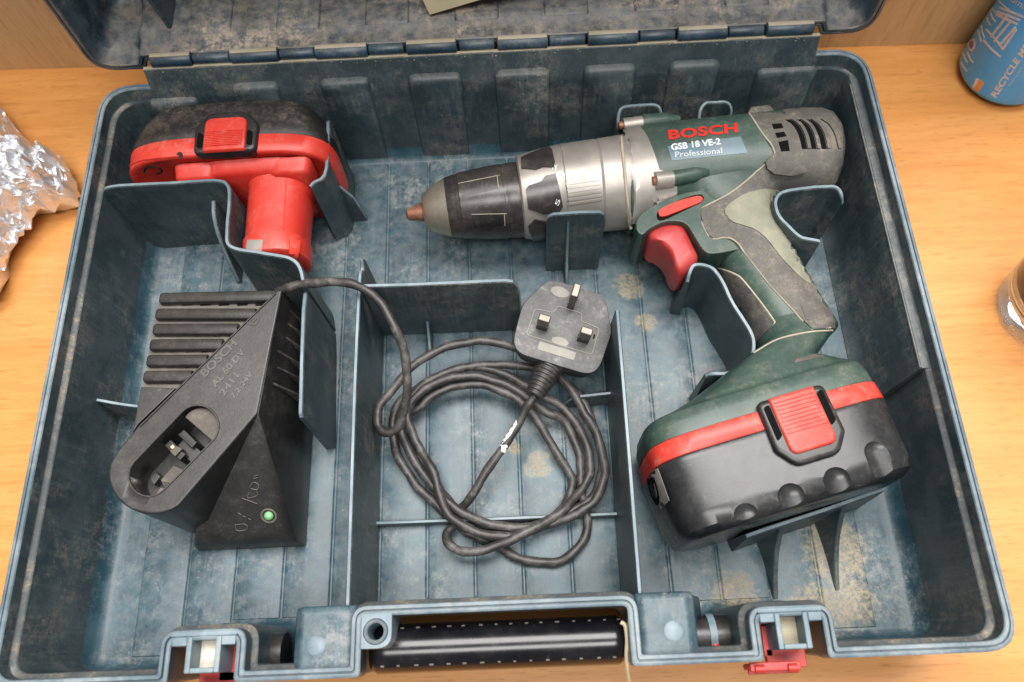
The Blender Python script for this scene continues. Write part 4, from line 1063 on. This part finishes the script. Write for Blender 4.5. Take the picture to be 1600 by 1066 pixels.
for (s, e_) in (((442, 476), (470, 519)), ((439, 497.5), (470, 546)), ((437, 521), (470, 576)), ((434, 548), (469, 601)), ((428, 571), (468, 626)), ((427, 599), (470, 654))):
    a = U(s[0], s[1], 5.75); b = U(e_[0], e_[1], 3.9)
    b[1] = a[1]-0.1
    mb = MB(); tri = [a, b, np.array([b[0], b[1], 0.4]), np.array([a[0]-0.3, a[1], 0.4])]
    mb.loft([[q+np.array([0, -0.06, 0]) for q in tri], [q+np.array([0, 0.06, 0]) for q in tri]]); obj('side_fin', mb, FINM, charger, bevel=0.02)
# embossed writing, LED, pictograms
bvc = bvh_of([plat_o])
seam([(431, 459), (353, 535), (283, 604), (219, 667)], 0.05, bvc, plat_o, CHARG, 'diagonal_ridge')
for txt, p0, p1, h in (('BOSCH', (321, 590), (371, 538), 12), ('AL 60 DV', (337, 606), (384, 551), 10), ('2411', (350, 620), (374, 588), 10), ('7,2-24V', (366, 624), (396, 585), 8)):
    mb = MB(); text_px(mb, txt, p0, p1, h, bvc, 0.03, bold=0.018); obj('embossed_lettering', mb, EMB, plat_o)
mb = MB(); seam([(386, 499), (392, 491), (402, 493), (404, 503), (396, 509), (388, 506), (386, 499)], 0.025, bvc, plat_o, EMB, 'embossed_mark'); seam([(391, 503), (397, 496), (396, 504), (401, 498)], 0.025, bvc, plat_o, EMB, 'embossed_mark')
bvf = bvh_of([flank])
h, n = cast(420, 806, bvf)
mb = MB(); mb.lathe([(-0.1, 0.42), (0.04, 0.42), (0.06, 0.36), (-0.02, 0.3)], h, n, 24, cap1=True); led = obj('led_holder', mb, GAPD, flank)
GLED = plain('green_led', (0.22, 0.50, 0.24), 0.15)
mb = MB(); mb.lathe([(-0.05, 0.24), (0.08, 0.22), (0.15, 0.14), (0.18, 0.04)], h+n*0.02, n, 20); obj('led', mb, GLED, flank, angle=80)
for pts_ in ([(368, 820), (371, 829), (386, 827), (384, 819), (368, 820)], [(372, 801), (377, 804)], [(380, 806), (384, 808)], [(388, 810), (392, 812)], [(378, 778), (402, 787)], [(389, 770), (388, 778), (402, 774), (401, 767)], [(390, 762), (396, 754), (404, 757), (402, 765), (392, 763)], [(396, 748), (403, 746)], [(397, 744), (404, 742)]):
    seam(pts_ if len(pts_) > 2 else [pts_[0], pts_[1]], 0.028, bvf, flank, FINM, 'pictogram_line')

# ------------------------------------------------------------------ power cord with plug
cord = empty('power_cord', (0, -5, 0.1), 'coiled black charger cord ending in a dusty three pin plug', 'power cord')
path = [(434, 456, 5.9), (448, 451, 6.2), (480, 443, 6.5), (520, 440, 6.7), (556, 447, 6.75), (590, 470, 6.6), (618, 512, 6.2), (633, 555, 5.4), (637, 600, 4.4), (632, 640, 3.4), (620, 668, 2.9), (602, 676, 2.7), (589, 662, 2.6), (592, 636, 2.7), (612, 612, 2.8),
 (634, 585, 2.8), (662, 560, 2.7), (700, 541, 2.6), (750, 533, 2.5), (800, 541, 2.4), (842, 562, 2.2), (885, 600, 1.9), (916, 650, 1.8), (938, 695, 1.7), (945, 740, 1.5), (930, 782, 1.3), (895, 806, 1.15), (850, 820, 1.0), (800, 824, 1.0), (745, 812, 1.0), (700, 785, 1.0), (664, 745, 1.0), (640, 705, 1.1), (626, 660, 1.2),
 (640, 622, 1.4), (682, 588, 1.5), (740, 572, 1.5), (800, 571, 1.45), (860, 584, 1.35), (908, 622, 1.25), (930, 672, 1.2), (941, 725, 1.0), (930, 770, .85), (900, 795, .8), (862, 812, .75), (805, 830, .6), (745, 830, .6), (700, 806, .7), (655, 762, .6), (626, 722, .6), (613, 678, .7), (622, 630, .8),
 (655, 606, 1.0), (700, 582, 1.1), (745, 574, 1.3), (795, 588, 1.4), (842, 616, 1.4), (882, 640, 1.1), (915, 690, .8), (922, 735, .7), (905, 770, .8), (878, 800, 1.2), (830, 828, 1.5), (775, 852, 1.5), (730, 863, 1.4), (704, 852, 1.2), (699, 832, .9), (714, 808, .6), (690, 770, .5), (660, 720, .55), (630, 680, .6), (624, 650, .9),
 (650, 640, 1.2), (690, 610, 1.4), (738, 600, 1.5), (785, 612, 1.5), (826, 640, 1.3), (860, 690, .9), (888, 738, .6), (893, 760, .6), (880, 795, .9), (845, 822, 1.2), (800, 838, 1.3), (750, 832, 1.3), (710, 812, 1.4), (688, 780, 1.5), (676, 735, 1.5), (650, 690, 1.5), (636, 650, 1.6), (650, 618, 1.9), (690, 596, 1.9), (745, 588, 1.8), (800, 606, 1.6), (850, 642, 1.4), (884, 660, .9), (905, 712, .6), (908, 760, .6), (914, 790, .7), (918, 820, .6), (905, 855, .5), (875, 876, .45), (830, 878, .4), (795, 866, .45), (770, 850, .4), (738, 836, .3), (714, 820, .3), (708, 806, .45), (722, 793, .9), (734, 778, 1.4), (752, 750, 1.8), (782, 705, 2.2), (806, 668, 2.7), (826, 632, 3.2), (836, 618, 3.4)]
P = catmull([U(x, y, z) for x, y, z in path], 7)
P = [p+0.09*np.array(mnoise.noise_vector(Vector((p[0]*0.9, p[1]*0.9, i*0.013))))+0.03*np.array(mnoise.noise_vector(Vector((p[0]*3, p[1]*3, i*0.02)))) for i, p in enumerate(P)]
P = [np.array([p[0], p[1], max(p[2], 0.36)]) for p in P]
mb = MB(); mb.tube(P, [0.24+0.018*math.sin(i*0.9)*math.sin(i*0.17) for i in range(len(P))], 10); cab = obj('cable', mb, CABLE, cord, angle=80)
# plug: rounded body, three pins, ribbed strain relief
PZ = 4.3
ctr = U(882, 511, PZ); fwd = nrm(np.append((U(895, 450, PZ)-U(848, 606, PZ))[:2], 0)); rgt = np.array([fwd[1], -fwd[0], 0])
tilt = math.radians(7)
pn = nrm(np.array([0, 0, 1.0])+0.10*rgt-0.06*fwd); pf = nrm(fwd-pn*(fwd@pn)); pr = np.cross(pf, pn)
def PP(r, f, n): return ctr+pr*r*1.03+pf*f*1.06+pn*n
out = round_poly([(-2.3, -2.05), (2.3, -2.05), (2.45, 0.5), (1.55, 2.3), (-1.55, 2.3), (-2.45, 0.5)], [0.95, 0.95, 1.2, 1.0, 1.0, 1.2], 7)
mb = MB(); mb.loft([[PP(x*s, y*s, z) for x, y in out] for z, s in ((-1.75, 0.84), (-1.6, 0.92), (-0.1, 1.0), (0.0, 0.985), (0.03, 0.95))])
plug = obj('plug', mb, PLUGM, cord, angle=50)
ip = round_poly([(-1.75, -1.0), (1.75, -1.0), (1.75, 0.45), (0.75, 0.55), (0.65, 0.95), (-0.65, 0.95), (-0.75, 0.55), (-1.75, 0.45)], 0.15, 3)
mb = MB(); P_ = [PP(x, y, 0.045) for x, y in ip]; mb.tube(P_+[P_[0]], 0.035, 5); obj('moulded_outline', mb, PLUGD, plug)
def pin(r, f, w, t, L):
    mb = MB(); mb.box(PP(r, f, L*0.72), (w, t, L*0.56), ex=pr, ey=pf, ez=pn); a = obj('pin', mb, BRASS, plug, bevel=0.07, seg=2)
    mb = MB(); mb.box(PP(r, f, L*0.22), (w*0.98, t*0.98, L*0.44), ex=pr, ey=pf, ez=pn); obj('pin_sleeve', mb, PLUGM if w > 0.5 else BRASS, a)
pin(-1.1, -0.35, 0.63, 0.4, 1.5); pin(1.1, -0.35, 0.63, 0.4, 1.5); pin(0.0, 1.35, 0.4, 0.75, 1.95)
mb = MB(); lp = round_poly([(-1.0, -1.55), (0.95, -1.55), (0.95, -1.12), (-1.0, -1.12)], 0.08, 3); mb.loft([[PP(x, y, z) for x, y in lp] for z in (0.0, 0.055)]); obj('rating_label', mb, PLUGD, plug)
mb = MB(); lp = [(0.45*math.cos(t), -0.82+0.22*math.sin(t)) for t in np.linspace(0, 2*math.pi, 20, endpoint=False)]; mb.loft([[PP(x, y, z) for x, y in lp] for z in (0.0, 0.05)]); obj('approval_mark', mb, PLUGD, plug)
mb = MB(); lp = [(-0.75+0.5*math.cos(t), 1.72+0.28*math.sin(t)) for t in np.linspace(0, 2*math.pi, 20, endpoint=False)]; mb.loft([[PP(x, y, z) for x, y in lp] for z in (0.0, 0.05)]); obj('approval_mark', mb, PLUGD, plug)
mb = MB(); mb.box(PP(1.6, -0.05, 0.04), (0.08, 0.25, 0.06), ex=pr, ey=pf, ez=pn); obj('fuse_slot', mb, DARK, plug)
s0 = PP(-0.1, -1.8, -0.85); s1 = U(834, 620, 3.45)
prof = []; Ls = np.linalg.norm(s1-s0)
for k in range(37):
    t = k/36; prof.append((t*Ls, 0.78-0.33*t+(0.045 if (k//2) % 2 else -0.02)))
mb = MB(); mb.lathe(prof, s0, nrm(s1-s0), 20); obj('strain_relief', mb, CABLE, plug, angle=30)
bvk = bvh_of([cab])
for pl_ in ([(806, 652), (808, 662), (798, 680), (779, 700), (777, 697), (792, 672)], [(784, 696), (792, 695), (794, 701), (788, 708), (783, 705)]):
    mb = MB(); drape(mb, pl_, bvk, 0.02, 3, skirt=0.01); obj('white_paint_mark', mb, WHITE, cab)

# ------------------------------------------------------------------ things on the table round the case
# drink can
can = empty('drink_can', (34.5, 19.6, TZ), 'blue printed drink can standing behind the right end of the case', 'can')
CANC = np.array([34.45, 19.55, TZ]); CR_ = 2.95
def can_print():
    m = NT('blue_can_paint'); n = m.noise(60, 3)
    m.col(m.mix(m.ramp(n, 0.35, 0.65), (0.06, 0.37, 0.84), (0.075, 0.40, 0.88))); m.rough(0.32); m.b.inputs['Metallic'].default_value = 0.1; return m.mat
mb = MB(); mb.lathe([(0.32, CR_-0.35), (0.42, CR_-0.2), (0.7, CR_-0.03), (0.9, CR_), (12.2, CR_), (13.2, CR_-0.35), (13.5, CR_-0.45)], CANC, (0, 0, 1), 64)
cb = obj('can_body', mb, can_print(), can, angle=40)
mb = MB(); mb.lathe([(0.0, CR_-0.75), (0.02, CR_-0.6), (0.32, CR_-0.33), (0.4, CR_-0.22)], CANC, (0, 0, 1), 64); obj('can_base', mb, plain('can_base_metal', (0.5, 0.42, 0.36), 0.3, 0.9), can)
mb = MB(); mb.lathe([(13.5, CR_-0.45), (13.75, CR_-0.42), (13.8, CR_-0.5), (13.5, CR_-0.6)], CANC, (0, 0, 1), 64); obj('can_rim', mb, STEEL, can)
bvn = bvh_of([cb])
TC = plain('can_pale_print', (0.62, 0.60, 0.62), 0.4)
def can_text(txt, p0, p1, h, mat=TC, bold=0.0, nm='can_lettering'):
    mb = MB(); text_px(mb, txt, p0, p1, h, bvn, 0.015, bold=bold); obj(nm, mb, mat, cb)
can_text('RECYCLE ME', (1556, 153), (1609, 72), 9.5, bold=0.03)
can_text('PLEASE RECYCLE', (1578, 135), (1598, 106), 2.6)
for (a, b) in (((1548, 58), (1576, 22)), ((1553, 65), (1580, 33)), ((1561, 72), (1587, 42)), ((1566, 78), (1588, 46)), ((1556, 23), (1590, 38)), ((1558, 18), (1594, 32)), ((1562, 12), (1597, 26))):
    mb = MB(); d = nrm(np.array(b, float)-np.array(a)); w = np.array([d[1], -d[0]])*1.8; a = np.array(a, float); b = np.array(b, float)
    drape(mb, [tuple(a-w), tuple(b-w), tuple(b+w), tuple(a+w)], bvn, 0.015, 5, skirt=0.01); obj('print_line', mb, TC, cb)
def arc_print(pts, w=1.3, mat=TC):
    P_ = [p[:2] for p in catmull([(x, y, 0) for x, y in pts], 4)]
    L_ = []; R_ = []
    for i, p in enumerate(P_):
        d = nrm(P_[min(i+1, len(P_)-1)]-P_[max(0, i-1)]); nn = np.array([d[1], -d[0]])*w; L_.append(p-nn); R_.append(p+nn)
    mb = MB(); drape(mb, L_+R_[::-1], bvn, 0.015, 4, skirt=0.01); obj('print_line', mb, mat, cb)
arc_print([(1560, 1), (1572, 12), (1586, 22), (1599, 27)], 0.8)
arc_print([(1546, 8), (1556, 20), (1566, 25)], 0.8)
arc_print([(1541, 46), (1552, 58), (1562, 70), (1566, 77)], 1.4); arc_print([(1536, 62), (1548, 76), (1563, 89)], 1.4)
arc_print([(1528, 38), (1529, 50), (1533, 66)], 1.0); arc_print([(1533, 32), (1534, 46), (1538, 60)], 0.9); arc_print([(1541, 22), (1543, 32), (1548, 40)], 0.9); arc_print([(1546, 10), (1549, 24), (1555, 34)], 0.9)
arc_print([(1504, 82), (1508, 92), (1512, 98)], 0.9); arc_print([(1511, 80), (1516, 92), (1521, 98)], 0.9); arc_print([(1498, 90), (1504, 102), (1511, 112)], 0.9); arc_print([(1492, 120), (1502, 134), (1513, 143)], 0.9)
mb = MB(); drape(mb, [(1517, 145), (1530, 124), (1538, 129), (1525, 152)], bvn, 0.015, 5, skirt=0.01); obj('print_block', mb, plain('orange_print', (0.75, 0.30, 0.10), 0.4), cb)
mb = MB(); drape(mb, [(1519, 136), (1526, 122), (1530, 124), (1521, 140)], bvn, 0.02, 5, skirt=0.01); obj('print_block', mb, TC, cb)
mb = MB(); drape(mb, [(1493, 100), (1497, 96), (1503, 112), (1499, 117)], bvn, 0.015, 5, skirt=0.01); obj('print_block', mb, plain('pink_print', (0.62, 0.28, 0.24), 0.4), cb)
mb = MB(); drape(mb, [(1518+6.5*math.cos(t)*0.85, 68+12*math.sin(t)) for t in np.linspace(0, 2*math.pi, 18, endpoint=False)], bvn, 0.015, 4, skirt=0.01); obj('print_badge', mb, TC, cb)
mb = MB(); drape(mb, [(1518+4*math.cos(t)*0.85, 68+8.5*math.sin(t)) for t in np.linspace(0, 2*math.pi, 18, endpoint=False)], bvn, 0.03, 4, skirt=0.01); obj('print_badge', mb, plain('purple_print', (0.22, 0.10, 0.25), 0.4), cb)
can_text('omfo', (1578, 1), (1606, 20), 11)

# glass tumbler at the right edge
def glassm():
    m = NT('clear_glass'); m.b.inputs['Transmission Weight'].default_value = 1.0; m.b.inputs['Roughness'].default_value = 0.02; m.b.inputs['IOR'].default_value = 1.48
    m.b.inputs['Base Color'].default_value = (0.96, 0.97, 0.96, 1); return m.mat
gc = np.array([32.5, 2.25, TZ])
mb = MB(); mb.lathe([(0.01, 2.2), (0.12, 2.7), (0.5, 2.95), (1.8, 3.05), (2.1, 3.15), (9.5, 3.55), (9.65, 3.5), (9.5, 3.35), (2.4, 2.9), (1.6, 2.5), (1.4, 1.5), (1.35, 0.3)], gc, (0, 0, 1), 64)
tag(obj('glass_tumbler', mb, glassm(), angle=60), 'clear drinking glass standing on the table at the right of the case', 'glass')

# crumpled foil parcel on the left
def foilm():
    m = NT('aluminium_foil'); m.b.inputs['Metallic'].default_value = 0.75; m.b.inputs['Base Color'].default_value = (0.86, 0.87, 0.90, 1); m.b.inputs['Roughness'].default_value = 0.33
    n = m.noise(260, 4, 0.6, dist=0.5); m.bump(n, 0.5, 0.002); return m.mat
edge = [(-20, 150), (2, 170), (28, 205), (50, 225), (72, 240), (90, 242), (102, 250), (110, 270), (120, 285), (125, 305), (121, 318), (100, 322), (82, 328), (66, 336), (50, 352), (38, 368), (22, 385), (12, 410), (2, 428), (3, 455), (-20, 475), (-120, 430), (-160, 300), (-120, 180)]
E2 = [np.array(U2(x, y, 0.9)) for x, y in resample(edge, 8)]
cen = np.mean(E2, 0); mb = MB(); rings = []; NR = 60
for k in range(NR+1):
    s = 1-k/NR; rg = []
    for q in E2:
        p = cen+(q-cen)*max(s, 0.02)
        hgt = 5.2*(1-s**3.5)
        v = Vector((p[0]*0.55, p[1]*0.55, 1.7)); v2 = v*2.6; v3 = v*6.1
        r1 = abs(mnoise.noise(v)); r2 = abs(mnoise.noise(v2)); r3 = mnoise.noise(v3)
        c1 = mnoise.voronoi(v2)[0]; d = (c1[1]-c1[0])
        dz = 1.5*r1+1.1*r2+0.75*r3+0.8*min(d, 0.5)+0.3*abs(mnoise.noise(v3*1.9))
        off = 0.25*mnoise.noise_vector(v2*1.3)
        rg.append((p[0]+off[0]*1.2*(s < 1), p[1]+off[1]*1.2*(s < 1), max(TZ+0.05, 0.8+hgt*0.8+(dz-0.7)*min(1, 0.55+k/4))))
    rings.append(rg)
low = [(*(q+nrm(cen-q)*1.7), TZ+0.02) for q in E2]
mb.loft([low]+rings, True, False, True)
tag(obj('foil_parcel', mb, foilm(), flat=True), 'crumpled silver foil parcel on the table left of the case', 'foil')

# booklet in the lid
mb = MB(); c0 = np.array([-2.72, 18.5, 8.85]); e1 = nrm(np.array([0.955, 0.0, 0.295])); e2 = nrm(np.array([-0.29, 0.17, 0.94])); e2 = nrm(e2-e1*(e1@e2)); e3 = np.cross(e1, e2)
bk = None
mbs = MB(); mbs.box(c0+e1*6.0+e2*8+e3*0.0, (12, 16, 0.5), ex=e1, ey=e2, ez=e3)
tag(obj('booklet', mbs, CREAM, bevel=0.03), 'cream paper booklet tucked in the open lid of the case', 'booklet')
# loose cotton thread by the handle
th = catmull([U(970, 972, 6.0), U(977, 978, 6.0), U(980, 1000, 5.9), U(979, 1025, 5.6), U(981, 1050, 4.9), U(985, 1075, 3.6)], 6)
mb = MB(); mb.tube(th, 0.09, 6)
tag(obj('thread', mb, CREAM), 'loose cream thread hanging over the right end of the black carry handle', 'thread')
# grit and crumbs
mb = MB(); rnd = random.Random(3)
def crumb(x, y, z, r):
    a = rnd.random()*6; mb.add([(x+r*math.cos(a+k*2.1)*rnd.uniform(.6, 1.2), y+r*math.sin(a+k*2.1)*rnd.uniform(.6, 1.2), z) for k in range(3)]+[(x, y, z+r*rnd.uniform(.5, 1.1))], [(0, 1, 3), (1, 2, 3), (2, 0, 3)])
for _ in range(700):
    x = rnd.uniform(-20, 20); y = rnd.uniform(-13, 14.5); crumb(x, y, 0.1, rnd.uniform(0.015, 0.05))
for _ in range(350):
    x = rnd.gauss(16.5, 2.2); y = rnd.gauss(-12, 1.2); 
    if 8 < x < 20 and -14.5 < y < -9: crumb(x, y, 0.1, rnd.uniform(0.015, 0.06))
for _ in range(120):
    x = rnd.uniform(-18.5, 18.8); crumb(x, rnd.uniform(15.8, 16.15), 8.1, rnd.uniform(0.02, 0.06))
g = obj('grit', mb, GRIME, flat=True); g['kind'] = 'stuff'
